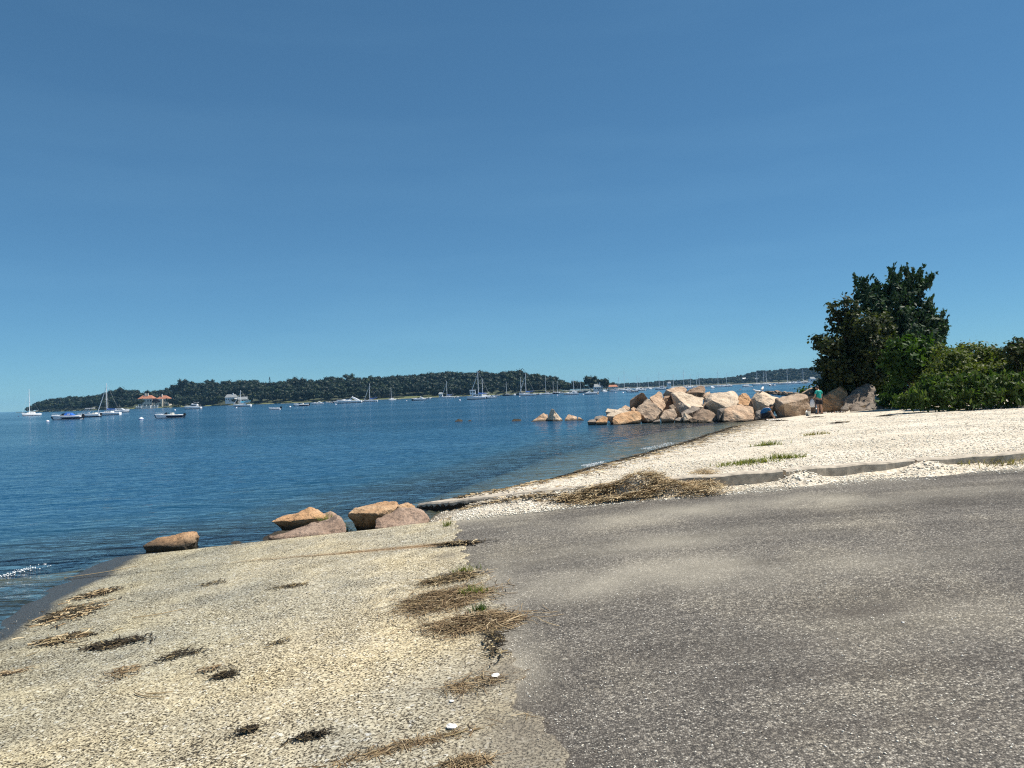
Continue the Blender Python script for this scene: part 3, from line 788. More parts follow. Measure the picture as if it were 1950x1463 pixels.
JET = [
 # (points, D, thick, mat, label, frame)
 ([(295, 565, .2), (330, 530, .6), (560, 465, 1.3), (640, 490, 1.1), (692, 560, .9), (640, 582, .7), (400, 640, 0), (310, 650, 0)], 47.5, 1.6, 'granite_orange', 'orange slab leaning at the water line, lowest front stone of the jetty', J1),
 ([(590, 460, .5), (735, 308, 1.0), (770, 330, 1.0), (928, 470, .5), (800, 595, 0), (740, 605, 0), (690, 545, .1)], 48.6, 1.9, 'granite', 'big ribbed diamond-shaped boulder standing behind the orange slab', J1),
 ([(515, 430, .9), (520, 345, .9), (545, 335, .8), (665, 243, .2), (690, 255, .3), (735, 315, .5), (600, 440, 1.0)], 50.6, 1.4, 'granite_brown', 'brown peaked boulder with a dark hollow left of the ribbed boulder', J1),
 ([(760, 305, .3), (880, 230, 1.0), (912, 255, 1.0), (966, 405, .5), (925, 465, 0), (850, 420, 0)], 50.2, 1.5, 'granite', 'tan wedge-shaped boulder with a slanting top right of the ribbed boulder', J1),
 ([(930, 278, 1.0), (970, 212, .8), (1160, 163, 1.4), (1195, 175, 1.4), (1222, 205, .9), (1205, 255, .2), (1040, 240, 0)], 52.4, 1.8, 'granite', 'flat-topped pinkish boulder crowning the middle of the jetty', J1),
 ([(1040, 248, 1.7), (1100, 228, 2.0), (1422, 318, 1.8), (1434, 425, .6), (1252, 432, 0), (1130, 502, .6), (1062, 395, 1.4)], 49.2, 2.2, 'granite_pale', 'large pale boulder with a smooth sloping face in the jetty centre', J1),
 ([(890, 560, 0), (950, 455, .5), (1062, 445, .6), (1107, 520, .2), (1060, 582, 0), (940, 592, 0)], 48.0, 1.1, 'granite', 'mottled rounded boulder low between the ribbed and the large pale one', J1),
 ([(1215, 250, 0), (1262, 208, .4), (1390, 160, .9), (1440, 170, .9), (1452, 245, .3), (1420, 302, .8), (1300, 292, .8), (1330, 240, 0)], 53.0, 1.5, 'granite_brown', 'reddish brown boulder behind the large pale boulder', J1),
 ([(1425, 295, 0), (1450, 250, .3), (1507, 233, .4), (1522, 262, .1), (1480, 303, 0)], 52.0, .8, 'granite', 'small pinkish stone perched right of the reddish boulder', J1),
 ([(1150, 505, .2), (1320, 403, 1.0), (1392, 440, .8), (1290, 492, .2), (1165, 552, 0)], 48.0, 1.0, 'granite_grey', 'greenish grey tilted slab at the foot of the large pale boulder', J1),
 ([(1190, 490, .2), (1292, 552, .2), (1240, 582, 0), (1183, 602, 0)], 47.4, .7, 'granite_pale', 'small cream triangular stone beside the brown pitted boulder', J1),
 ([(1260, 605, 0), (1290, 570, .1), (1400, 440, .8), (1470, 450, .9), (1560, 490, .8), (1612, 540, .4), (1617, 615, 0), (1300, 635, 0)], 46.8, 1.6, 'granite_brown', 'brown pitted boulder at the water in front of the jetty', J1),
 ([(1468, 605, 0), (1510, 570, .2), (1567, 622, 0), (1480, 632, 0)], 46.1, .4, 'granite', 'small tan stone leaning on the brown pitted boulder', J1),
 ([(1435, 395, 1.6), (1470, 310, 2.0), (1530, 265, 2.1), (1790, 213, 2.2), (1835, 243, 2.0), (1880, 330, 1.5), (1828, 407, .2), (1700, 425, 0), (1622, 522, .9), (1500, 425, 1.3), (1525, 335, .9)], 48.6, 2.4, 'granite_pale', 'largest cream boulder with a broad sloping top and dark front', J1),
 ([(-12, 560, 0), (-2, 425, .3), (30, 405, .9), (200, 368, 1.2), (330, 398, .9), (357, 500, .3), (332, 562, 0), (60, 577, 0)], 45.6, 1.8, 'granite', 'squat yellowish boulder with a dark pit left of the crouching person', J2),
 ([(1620, 455, .1), (1640, 440, .4), (1745, 432, .6), (1755, 600, .2), (1640, 612, 0), (1620, 600, 0)], 46.3, 1.0, 'granite_grey', 'dark grey block wedged left of the squat yellowish boulder', J1),
 ([(125, 355, 0), (200, 240, .6), (247, 230, .8), (347, 362, .4), (330, 398, 0), (200, 385, 0)], 49.6, 1.3, 'granite_orange', 'brown upright pointed boulder right of the largest cream boulder', J2),
 ([(348, 312, 1.3), (400, 212, 1.9), (432, 210, 1.9), (628, 285, 1.6), (600, 350, .3), (540, 400, 0), (470, 370, .2), (380, 442, 1.0), (340, 420, 1.5)], 47.6, 1.9, 'granite_pale', 'cream boulder with two gulls on its peak above the crouching person', J2),
 ([(600, 302, 1.0), (800, 250, 2.1), (945, 250, 2.1), (967, 290, 1.0), (680, 362, 0), (590, 425, .9), (650, 494, .8), (1002, 432, 1.0), (987, 340, 1.0)], 46.6, 2.2, 'granite', 'wide boulder with a bright flat top between the two people', J2),
 ([(368, 460, .1), (400, 432, .3), (460, 440, .3), (475, 540, 0), (338, 562, 0)], 46.0, .7, 'granite_grey', 'low olive stone directly behind the crouching person', J2),
 ([(925, 235, 0), (1010, 173, .7), (1052, 200, .6), (1054, 270, .1), (960, 262, 0)], 51.5, 1.0, 'granite', 'tan pointed boulder left of the standing person', J2),
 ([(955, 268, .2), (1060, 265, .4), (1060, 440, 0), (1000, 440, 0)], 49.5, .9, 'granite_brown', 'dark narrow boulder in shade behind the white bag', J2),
 ([(1140, 282, .2), (1350, 158, 1.0), (1412, 188, .9), (1424, 285, .5), (1332, 395, .1), (1400, 432, 0), (1120, 442, 0), (1138, 400, 0)], 49.2, 1.8, 'granite_orange', 'orange cracked boulder right of the standing person', J2),
 ([(1380, 322, .3), (1500, 240, .7), (1662, 128, 1.2), (1752, 158, 1.1), (1756, 335, .3), (1562, 395, 0), (1440, 435, 0), (1395, 410, 0)], 48.6, 1.8, 'granite_grey', 'large grey-mauve boulder under the shrubs right of the orange one', J2),
 ([(1500, 165, 0), (1540, 100, .4), (1622, 120, .4), (1600, 190, 0)], 50.6, .8, 'granite_brown', 'brown stone top peeping over the grey-mauve boulder', J2),
 ([(1358, 425, 0), (1390, 378, .2), (1432, 395, .2), (1440, 432, 0)], 47.6, .5, 'granite_grey', 'small grey stone between the orange and grey-mauve boulders', J2),
 ([(1455, 445, 0), (1500, 393, .2), (1640, 408, .2), (1625, 445, 0)], 47.0, .6, 'granite_grey', 'low grey stone lying in front of the grey-mauve boulder', J2),
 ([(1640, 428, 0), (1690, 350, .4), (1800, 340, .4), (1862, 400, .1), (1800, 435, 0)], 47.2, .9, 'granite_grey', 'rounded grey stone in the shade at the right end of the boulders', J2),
 ([(92, 612, 0), (200, 530, .4), (242, 560, .3), (237, 612, 0)], 48.4, .9, 'granite_orange', 'small tan boulder at the water near the jetty tip', J1),
 ([(72, 572, 0), (92, 540, .3), (180, 528, .5), (205, 550, .2), (160, 580, 0)], 50.2, .8, 'granite_grey', 'dark flat stone behind the small tan boulder at the tip', J1),
 ([(-8, 605, 0), (20, 582, .2), (92, 578, .3), (97, 612, 0)], 48.8, .6, 'granite_grey', 'flattest grey stone awash at the very tip of the jetty', J1),
 ([(215, 482, 0), (240, 445, .3), (352, 455, .4), (320, 495, 0)], 51.2, .8, 'granite_pale', 'bright cream stone on the low end of the jetty', J1),
 ([(220, 532, 0), (330, 470, .7), (440, 437, 1.1), (512, 470, .9), (460, 520, .2), (330, 545, 0)], 49.2, 1.2, 'granite_pale', 'long pale slab sloping up behind the orange slab', J1),
 ([(415, 425, 0), (460, 400, .3), (522, 430, .2), (500, 465, 0)], 50.8, .7, 'granite', 'small grey-tan stone left of the brown peaked boulder', J1),
 ([(528, 448, 0), (560, 423, .2), (592, 440, .2), (575, 475, 0)], 49.6, .4, 'granite', 'fist-shaped tan stone just left of the ribbed boulder', J1),
 ([(1508, 652, 0), (1640, 624, .5), (1830, 608, .7), (1845, 640, .2), (1680, 657, 0)], 44.6, .8, 'granite_orange', 'flat wet orange stone lying where the beach meets the jetty', J1),
 ([(1000, 410, 0), (1050, 390, .2), (1090, 430, .2), (1060, 470, 0), (1005, 450, 0)], 49.6, .5, 'granite_brown', 'small dark red stone in the gap left of the large pale boulder', J1),
 ([(800, 610, 0), (830, 590, .1), (885, 575, .2), (892, 600, 0), (850, 622, 0)], 47.4, .3, 'granite_grey', 'little grey stone at the water below the ribbed boulder', J1),
 ([(1070, 585, 0), (1130, 548, .2), (1180, 560, .2), (1160, 600, 0)], 47.8, .4, 'granite_grey', 'dark grey stone at the water left of the cream triangle', J1),
 ([(930, 330, 0), (940, 290, .3), (1050, 280, .4), (1080, 500, .2), (960, 520, 0)], 51.4, 1.2, 'granite_brown', 'added dark filler stone standing in for the shaded hole under the flat-topped one', J1),  # added filler stone, its dark brown stands for the shade in the hole
 ([(1380, 430, 0), (1440, 380, .4), (1520, 380, .4), (1540, 520, 0), (1420, 560, 0)], 50.0, 1.0, 'granite_brown', 'added dark filler stone standing in for the gap shade behind the brown pitted one', J1),  # added filler stone that makes this gap read as dark shade
 # offshore end
 ([(778, 412, 0), (800, 395, .2), (900, 325, .7), (940, 338, .7), (948, 405, .1), (860, 415, 0)], 58.0, 1.3, 'granite', 'leaning tan boulder in the water left of the pointed one', Z8),
 ([(926, 408, 1.2), (972, 290, 1.0), (1000, 288, .3), (1088, 402, .3), (1060, 412, 0), (985, 415, 0)], 57.0, 1.3, 'granite_pale', 'fin-shaped pointed boulder standing alone in the water', Z8),
 ([(1093, 402, 0), (1130, 333, .5), (1215, 360, .5), (1225, 408, 0), (1110, 410, 0)], 57.0, 1.0, 'granite', 'blocky tan boulder in the water right of the pointed one', Z8),
 ([(1212, 408, 0), (1226, 360, .3), (1278, 390, .2), (1272, 411, 0)], 56.5, .7, 'granite', 'small tan boulder touching the blocky one in the water', Z8),
 ([(60, 420, 0), (108, 380, .3), (150, 392, .3), (160, 421, 0)], 64, .8, 'weedrock', 'leftmost weed-dark rock just breaking the water', Z8),
 ([(172, 418, 0), (220, 388, .2), (268, 418, 0)], 64, .7, 'weedrock', 'low weed-dark rock second from the left in the open water', Z8),
 ([(580, 415, 0), (630, 380, .3), (690, 386, .3), (702, 416, 0)], 60, .9, 'weedrock', 'weed-dark rock nearest the leaning tan boulder', Z8),
 # far dark groyne behind
]
for i, (pts, D, th, mt, lab, tf) in enumerate(JET):
    o = boulder('boulder', pts, D, th, mt, rough=.07, cell=.13, drop=.55, seed=i + 1, bevel=.028, tf=tf)
    T(o, lab, 'boulder', JG)
FG = 'boulders beside the ramp slab'
for i, (pts, D, th, mt, lab) in enumerate([
    ([(85, 382, 0), (130, 350, .2), (340, 309, .35), (378, 318, .35), (388, 355, .1), (330, 385, 0), (200, 392, 0)], 12.25, .55, 'granite_orange', 'orange boulder half sunk at the wet corner of the ramp'),
    ([(780, 210, .1), (860, 180, .3), (990, 148, .5), (1060, 163, .5), (1095, 190, .3), (1060, 220, .35), (900, 235, .35)], 13.4, .7, 'granite_orange', 'brown boulder farthest out, behind the long pink one with grass'),
    ([(1060, 175, .2), (1110, 154, .3), (1148, 178, .2), (1125, 205, 0)], 13.7, .3, 'granite_fg', 'small tan stone under the grass tuft among the ramp boulders'),
    ([(782, 302, 0), (830, 280, .2), (960, 235, .4), (1158, 194, .5), (1197, 220, .35), (1204, 275, .05), (950, 310, 0), (800, 320, 0)], 12.15, .6, 'granite_fg', 'long pink boulder lying against the ramp edge'),
    ([(1213, 165, .1), (1240, 140, .3), (1380, 107, .6), (1478, 108, .6), (1500, 130, .5), (1500, 200, .5), (1380, 215, .45), (1250, 222, .5), (1222, 195, .35), (1360, 165, 0)], 12.9, .8, 'granite_orange', 'thick tan boulder with a shaded front behind the pink rounded one'),
    ([(1352, 240, 0), (1370, 200, .2), (1480, 143, .5), (1590, 143, .55), (1650, 178, .4), (1660, 205, .2), (1560, 245, 0), (1400, 258, 0)], 12.1, .65, 'granite_fg', 'pink rounded boulder at the dry corner of the ramp slab'),
    ([(1478, 125, 0), (1530, 111, .15), (1582, 140, .1), (1540, 160, 0)], 13.3, .4, 'granite_orange', 'small tan stone behind the pink rounded boulder'),
    ]):
    o = boulder('boulder', pts, D, th, mt, rough=.085, cell=.035, drop=.35, seed=60 + i, bevel=.10, tf=Z5, smoothit=True)
    if i == 0: o.location.z += .11
    T(o, lab, 'boulder', FG)
for i, (x, y, z, r, lab) in enumerate([(-3.9, 13.0, -.22, .5, 'dark drowned rock between the orange boulder and the pink one'), (-3.1, 12.5, -.10, .38, 'dark drowned rock touching the long pink boulder'), (-4.5, 12.7, -.3, .45, 'dark drowned rock nearest the half-sunk orange boulder'), (-2.0, 13.0, -.05, .35, 'dark wet rock in the gap between the ramp boulders')]):
    bm = bmesh.new(); bmesh.ops.create_icosphere(bm, subdivisions=4, radius=r)
    for v in bm.verts:
        k = mnoise.fractal(v.co * 2.2 + Vector((i * 3, 0, 0)), 1, 2, 4)
        v.co *= 1 + .3 * k; v.co.z *= .5
    me = bpy.data.meshes.new('sunken_rock'); bm.to_mesh(me); bm.free(); smooth(me)
    o = link('sunken_rock', me, M['weedrock']); o.location = (x, y, z + .06); T(o, lab, 'rock', 'drowned rocks by the ramp')

# far groyne of low dark stones seen over the boulders
gr = []
for k in range(11):
    px = 1462 + k * 8.2
    D = 150 - k * 6
    b = on_z(px, 760, 0); 
    c = Vector((xat(px, D), D, 0)); s = rnd.uniform(.6, .95)
    bm = bmesh.new(); bmesh.ops.create_icosphere(bm, subdivisions=3, radius=s)
    for v in bm.verts:
        v.co *= 1 + .35 * mnoise.fractal(v.co * 1.7 + Vector((k * 2.3, 1, 0)), 1, 2, 3)
        v.co.z *= .62
    me = bpy.data.meshes.new('groyne_stone'); bm.to_mesh(me); bm.free()
    o = link('groyne_stone', me, M['granite_brown' if k % 3 else 'weedrock']); o.location = (c.x, D, .18)
    T(o, 'low dark stone of the distant groyne, %s from its seaward end' % ['first', 'second', 'third', 'fourth', 'fifth', 'sixth', 'seventh', 'eighth', 'ninth', 'tenth', 'eleventh'][k], 'stone', 'stones of the distant groyne')

# ------------------------------------------------------------------ the far shore: island, wooded hill
# shoreline (px, D) and height of the tree line above the water (px rows)
ISL = [(30, 1150, 781, 786), (60, 1050, 772, 785), (75, 1000, 764, 784), (100, 950, 757, 784), (170, 860, 751, 781), (205, 830, 742, 780), (230, 800, 735, 779), (265, 790, 743, 778), (300, 780, 745, 777), (345, 760, 724, 776), (400, 750, 724, 775),
       (440, 740, 722, 773), (480, 720, 716, 772), (512, 710, 727, 771), (570, 700, 716, 769), (605, 700, 722, 767), (660, 705, 713, 765), (700, 710, 715, 763), (760, 720, 711, 760), (800, 730, 707, 758), (850, 735, 704, 757), (900, 735, 702, 754),
       (950, 720, 703, 752), (1000, 690, 703, 750), (1050, 660, 712, 748), (1078, 645, 726, 747), (1100, 640, 735, 746), (1130, 625, 738, 745), (1165, 600, 739, 743)]
ipx = np.array([a[0] for a in ISL], float); iD = np.array([a[1] for a in ISL], float)
itot = np.array([(a[3] - a[2]) * a[1] / F for a in ISL])          # tree-top height in metres
itot[-3:] = 3.0
def island_pt(px, back):
    D = float(np.interp(px, ipx, iD)) + back
    return Vector((xat(px, D), D, 0))
def island_h(px, back):
    tot = float(np.interp(px, ipx, itot))
    ridge = max(.8, (tot * (1 + 90 / 740.0)) - 10.5)
    return .8 + (ridge - .8) * (1 - math.exp(-(max(back - 12, 0) / 75.0) ** 1.6)) if back > 6 else -.6 + 1.4 * back / 6
cols_ = np.concatenate([np.linspace(30, 1165, 130)]); backs = [-25, 0, 3, 6, 14, 25, 45, 70, 100, 140, 200, 280]
v = []; f = []
for i, px in enumerate(cols_):
    for b in backs:
        p = island_pt(px, b)
        taper = min(1, (i + 1) / 6, (len(cols_) - i) / 5)
        z = -3.0 if b < 0 else island_h(px, b) * (taper if b > 0 else 1) - (3 if b > 250 else 0)
        v.append((p.x, p.y, z))
nb = len(backs)
for i in range(len(cols_) - 1):
    for j in range(nb - 1):
        f.append((i * nb + j, (i + 1) * nb + j, (i + 1) * nb + j + 1, i * nb + j + 1))
me = npmesh('island', v, f); me.materials.append(M['shore_sand']); me.materials.append(M['lawn']); me.materials.append(M['hill'])
mi = []
for i in range(len(cols_) - 1):
    for j in range(nb - 1):
        lawn = 230 < cols_[i] < 345 or 470 < cols_[i] < 560 or 750 < cols_[i] < 835
        mi.append(0 if j < 2 else (1 if (j < 5 and lawn) or j == 2 else 2))
me.polygons.foreach_set('material_index', np.array(mi, np.int32)); smooth(me)
o = bpy.data.objects.new('island', me); col.objects.link(o); K(o, 'structure')

def tree_arrays(kind, seed, nleaf, leaf):
    """a tree of height 1: arrays of leaf quads, plus an inner core"""
    g = np.random.default_rng(seed)
    lob = []
    nl = {'round': 9, 'tall': 8, 'wide': 11, 'pine': 7}[kind]
    for k in range(nl):
        if kind == 'pine':
            t = k / (nl - 1); lob.append((0, 0, .22 + .72 * t, .26 * (1 - t) + .03, .07))
        else:
            a = g.uniform(0, 6.28); r = g.uniform(.12, .30 if kind != 'wide' else .42); z = g.uniform(.32, .80)
            lob.append((r * math.cos(a), r * math.sin(a), z, g.uniform(.15, .24), g.uniform(.12, .2)))
    if kind != 'pine': lob.append((0, 0, .62, .30 if kind != 'tall' else .22, .30))
    P = []; Nn = []
    per = nleaf // len(lob)
    for (x, y, z, rh, rv) in lob:
        d = g.normal(size=(per, 3)); d /= np.linalg.norm(d, axis=1)[:, None]
        rr = g.uniform(.72, 1.08, size=(per, 1))
        P.append(np.array([x, y, z]) + d * rr * np.array([rh, rh, rv])); Nn.append(d)
    P = np.vstack(P); Nn = np.vstack(Nn)
    Nn = Nn + g.normal(size=Nn.shape) * .45; Nn /= np.linalg.norm(Nn, axis=1)[:, None]
    v, f = leaf_quads(P, Nn, leaf * g.uniform(.6, 1.3, size=len(P)), g)
    # inner cores
    cv = []; cf = []
    bm = bmesh.new(); bmesh.ops.create_icosphere(bm, subdivisions=1, radius=1)
    iv = np.array([q.co[:] for q in bm.verts]); itf = np.array([[w.index for w in q.verts] for q in bm.faces]); bm.free()
    for (x, y, z, rh, rv) in lob:
        n0 = sum(len(a) for a in cv)
        cv.append(iv * np.array([rh, rh, rv]) * .78 + np.array([x, y, z])); cf.append(itf + n0)
    return v, f, np.vstack(cv), np.vstack(cf)
def leaf_quads(P, Nn, size, g, aspect=1.0, up=None, fold=.0):
    n = len(P)
    a = np.cross(Nn, g.normal(size=(n, 3))) if up is None else up - Nn * np.sum(up * Nn, 1)[:, None]
    a /= np.maximum(np.linalg.norm(a, axis=1), 1e-6)[:, None]
    b = np.cross(Nn, a)
    s = np.asarray(size).reshape(-1, 1) * .5
    A = a * s * aspect; B = b * s
    v = np.stack([P - A, P + B * .9 , P + A, P - B * .9], 1).reshape(-1, 3)
    f = np.arange(4 * n).reshape(n, 4)
    return v, f
FT = [tree_arrays(k, s, 420, lf) for k, s, lf in [('round', 1, .085), ('round', 2, .085), ('wide', 3, .085), ('tall', 4, .08), ('wide', 5, .09), ('round', 6, .08)]]
def far_tree_mesh(i):
    v, f, cv, cf = FT[i]
    me = npmesh('crown', v, f); return me
far_meshes = []
for i in range(len(FT)):
    v, f, cv, cf = FT[i]
    # core triangles written as degenerate-free quads are not needed: join through bmesh-free lists
    allv = np.vstack([v, cv]); faces = [tuple(q) for q in f] + [tuple(q + len(v)) for q in cf]
    me = bpy.data.meshes.new('crown'); me.from_pydata(allv.tolist(), [], faces); me.update(); far_meshes.append(me)
tr = MB(); tr.tube([(0, 0, -.08), (.01, 0, .25), (-.01, .01, .6)], [.028, .022, .010], 6)
tr.tube([(0, 0, .22), (.1, .04, .42), (.18, .06, .55)], [.014, .01, .005], 5); tr.tube([(0, 0, .28), (-.11, -.03, .45), (-.2, -.04, .6)], [.014, .01, .005], 5)
trunk_o = tr.build('trunk', M['bark']); trunk_me = trunk_o.data; bpy.data.objects.remove(trunk_o)
def wood(name, spots, mat, sub=None):
    """one mass of far trees: spots (x,y,z,h,rot,kind)"""
    V = []; Fq = []; CVs = []; CFs = []; nv = 0; nc = 0
    for (x, y, z, h, ro, k, wd) in spots:
        v, f, cv, cf = FT[k]
        c, s = math.cos(ro), math.sin(ro); Rm = np.array([[c * wd, -s * wd, 0], [s * wd, c * wd, 0], [0, 0, 1]])
        V.append(v @ Rm.T * h + np.array([x, y, z])); Fq.append(f + nv); nv += len(v)
        CVs.append(cv @ Rm.T * h + np.array([x, y, z])); CFs.append(cf + nc); nc += len(cv)
    V = np.vstack(V); Fq = np.vstack(Fq); CV = np.vstack(CVs); CF = np.vstack(CFs)
    CF4 = np.hstack([CF, CF[:, 2:3]])
    me = bpy.data.meshes.new(name)
    vv = np.vstack([V, CV]).astype(np.float32); me.vertices.add(len(vv)); me.vertices.foreach_set('co', vv.ravel())
    loops = np.concatenate([Fq.ravel(), (CF + len(V)).ravel()]).astype(np.int32)
    me.loops.add(len(loops)); me.loops.foreach_set('vertex_index', loops)
    st = np.concatenate([np.arange(0, len(Fq) * 4, 4), len(Fq) * 4 + np.arange(0, len(CF) * 3, 3)]).astype(np.int32)
    me.polygons.add(len(st)); me.polygons.foreach_set('loop_start', st)
    me.update(calc_edges=True); me.validate()
    o = link(name, me, mat); K(o, 'stuff'); return o
clear = [(255, 335, 60), (425, 482, 45), (1130, 1150, 30), (940, 956, 40)]
spots = []; singles = []
for row, back in enumerate([10, 22, 38, 58, 82, 108, 140]):
    px = 45.0
    while px < 1075:
        D = float(np.interp(px, ipx, iD)) + back
        stp = 13.5 * F / D * rnd.uniform(.55, .95) * .72
        px += stp
        b = back + rnd.uniform(-8, 8)
        if b < 8: b = 8
        if any(a < px < c_ and b < bb for a, c_, bb in clear): continue
        if row == 0 and (750 < px < 830 or 1000 < px < 1045) : continue
        tot = float(np.interp(px, ipx, itot))
        p = island_pt(px, b); z = island_h(px, b)
        h = min(rnd.uniform(10, 15.5), max(tot * 1.12 - .5, 3))
        if px < 80: h = min(h, tot)
        if row > 3: h = max(4, min(h, tot * (1 + b / 740.0) - z + rnd.uniform(-2.6, 1.8)))
        e = (p.x, p.y, z - .5, h, rnd.uniform(0, 6.28), rnd.randrange(6), rnd.uniform(.95, 1.35))
        if row == 0 and len(singles) < 60: singles.append(e)
        else: spots.append(e)
o = wood('island_wood', spots, M['farleaf']); K(o, 'stuff', 'dense dark green wood covering the far island', 'wood')
def single_tree(p, h, ro, k, wd, mat, label, group=None, name='tree'):
    t = empty(name, (p[0], p[1], p[2]), ro, h); t.scale = (h * wd, h * wd, h)
    me = far_meshes[k]
    key = (k, mat)
    if key not in _fm:
        m2 = me.copy(); m2.materials.clear(); m2.materials.append(M[mat]); _fm[key] = m2
    cr = bpy.data.objects.new('crown', _fm[key]); col.objects.link(cr); cr.parent = t
    tk = bpy.data.objects.new('trunk', trunk_me); col.objects.link(tk); tk.parent = t
    T(t, label, 'tree', group); return t
_fm = {}
for i, (x, y, z, h, ro, k, wd) in enumerate(singles):
    single_tree((x, y, z), h * .8, ro, k, wd, 'farleaf_light' if i % 7 == 3 else 'farleaf', 'pale green broadleaf tree at the front edge of the island wood' if i % 7 == 3 else 'dark green broadleaf tree at the front edge of the island wood', 'front trees of the island wood')
# the trees that stand out singly
def st(px, top, base, D, k, wd, mat, lab):
    h = (base - top) * D / F
    p = Vector((xat(px, D), D, 0)); z = at_depth(px, base, D).z
    single_tree((p.x, p.y, max(z, .3) - .3), h * 1.05, px, k, wd, mat, lab)
st(1095, 722, 745, 655, 0, 1.25, 'farleaf', 'round tree just right of the gap at the island end')
st(1085, 728, 746, 660, 1, 1.1, 'farleaf', 'small tree standing in the gap at the island end')
st(1107, 724, 745, 650, 2, 1.1, 'farleaf', 'low bushy tree left of the tallest one at the island end')
st(1125, 713, 745, 640, 1, 1.05, 'farleaf', 'tallest domed tree near the tip of the island')
st(1134, 720, 744, 635, 4, 1.0, 'farleaf', 'leaning tree right of the tallest domed tree at the tip')
st(1145, 721, 743, 625, 3, 1.0, 'farleaf', 'narrow tree second from the tip of the island')
st(1155, 718, 742, 620, 5, 1.05, 'farleaf', 'flat-topped tree last of the group at the island tip')
st(1168, 727, 741, 612, 3, .8, 'farleaf', 'tiny lone tree at the very tip of the island')
st(992, 700, 730, 800, 0, 1.1, 'farleaf', 'tree that rises above the hill skyline over the tall mast')
st(270, 757, 774, 780, 0, 1.25, 'farleaf_light', 'pale green tree left in front of the orange-roofed mansion')
st(296, 757, 771, 780, 2, .95, 'farleaf_purple', 'dark purple tree in the middle before the orange-roofed mansion')
st(322, 757, 772, 778, 1, 1.0, 'farleaf', 'dark tree at the right end of the orange-roofed mansion')
st(344, 752, 773, 770, 5, 1.3, 'farleaf_light', 'light green tree right of the mansion lawn')
st(90, 761, 783, 940, 4, 1.35, 'farleaf_light', 'light olive tree at the left end of the island')
st(198, 761, 780, 820, 0, 1.2, 'farleaf_light', 'pale green tree behind the blue-covered sailboat')
st(448, 758, 771, 735, 1, 1.2, 'farleaf', 'dark tree in front of the white waterside house')
st(232, 735, 762, 830, 5, .9, 'farleaf', 'tree with an open top above the wood left of the mansion')
st(349, 721, 748, 830, 3, .9, 'farleaf', 'tree with a pointed top above the wood right of the mansion')
# a lone spruce above the tree line
pn = empty('spruce_tree'); D = 800; zb_ = at_depth(515, 745, D).z; pn.location = (xat(515, D), D, zb_ - 2)
mb = MB(); mb.tube([(0, 0, 0), (0, 0, 17)], [.25, .05], 6); mb.build('trunk', M['bark'], pn)
pts = []; nrm = []; g = np.random.default_rng(5)
for k in range(16):
    z = 6 + k * .7; r = 2.6 * (1 - k / 17)
    for j in range(14):
        a = g.uniform(0, 6.28); rr = r * g.uniform(.3, 1); pts.append((rr * math.cos(a), rr * math.sin(a), z + g.uniform(-.2, .2) - rr * .15)); nrm.append((g.normal() * .3, g.normal() * .3, 1))
pts = np.array(pts); nrm = np.array(nrm); nrm /= np.linalg.norm(nrm, axis=1)[:, None]
v_, f_ = leaf_quads(pts, nrm, np.full(len(pts), .9), g); link('crown', npmesh('crown', v_, f_), M['farleaf'], pn)
T(pn, 'lone layered spruce sticking out above the island wood', 'tree')

# distant wooded hill to the right
HILL = [(1000, 1800, 742, 746), (1165, 1750, 730, 741), (1210, 1700, 728, 739.5), (1240, 1650, 726, 738), (1270, 1600, 722, 737), (1300, 1550, 721, 736), (1340, 1500, 720, 735), (1380, 1480, 719, 734), (1410, 1450, 713, 733), (1440, 1420, 706, 732), (1480, 1400, 702, 731),
        (1540, 1380, 700, 729), (1600, 1350, 697, 727), (1700, 1320, 692, 723), (1800, 1300, 690, 719), (1950, 1300, 690, 713), (2100, 1300, 695, 707)]
hpx = np.array([a[0] for a in HILL], float); hD = np.array([a[1] for a in HILL], float); hh = np.array([(a[3] - a[2]) * a[1] / F for a in HILL])
v = []; f = []; hb = [-30, 0, 2.5, 40, 90, 150, 230, 320]
hc = np.linspace(1000, 2100, 70)
for px in hc:
    for b in hb:
        D = float(np.interp(px, hpx, hD)) + b; h = max(float(np.interp(px, hpx, hh)) * 1.12 - 10, 1)
        z = -3 if b < 0 else (0.0 if b == 0 else .8 + (h - .8) * (1 - math.exp(-(b / 90.0) ** 1.5)))
        v.append((xat(px, D), D, z))
nb = len(hb)
for i in range(len(hc) - 1):
    for j in range(nb - 1): f.append((i * nb + j, (i + 1) * nb + j, (i + 1) * nb + j + 1, i * nb + j + 1))
me = npmesh('hill', v, f); me.materials.append(M['shore_sand']); me.materials.append(M['hill'])
me.polygons.foreach_set('material_index', np.array([0 if j < 2 else 1 for i in range(len(hc) - 1) for j in range(nb - 1)], np.int32)); smooth(me)
o = bpy.data.objects.new('hill', me); col.objects.link(o); K(o, 'structure')
spots = []
for back in [14, 34, 60, 90, 125, 165]:
    px = 1005.0
    while px < 1640:
        D = float(np.interp(px, hpx, hD)) + back; px += 11 * F / D * rnd.uniform(.6, 1.0) * .8
        b = back + rnd.uniform(-10, 10); h0 = max(float(np.interp(px, hpx, hh)) * 1.12 - 10, 1)
        z = .8 + (h0 - .8) * (1 - math.exp(-(max(b, 0) / 90.0) ** 1.5)); h = rnd.uniform(8, 11.5)
        spots.append((xat(px, D), D, z - .5, h, rnd.uniform(0, 6.28), rnd.randrange(6), rnd.uniform(1.0, 1.5)))
o = wood('hill_wood', spots, M['farleaf']); K(o, 'stuff', 'hazy bluish green wood on the distant hill', 'wood')

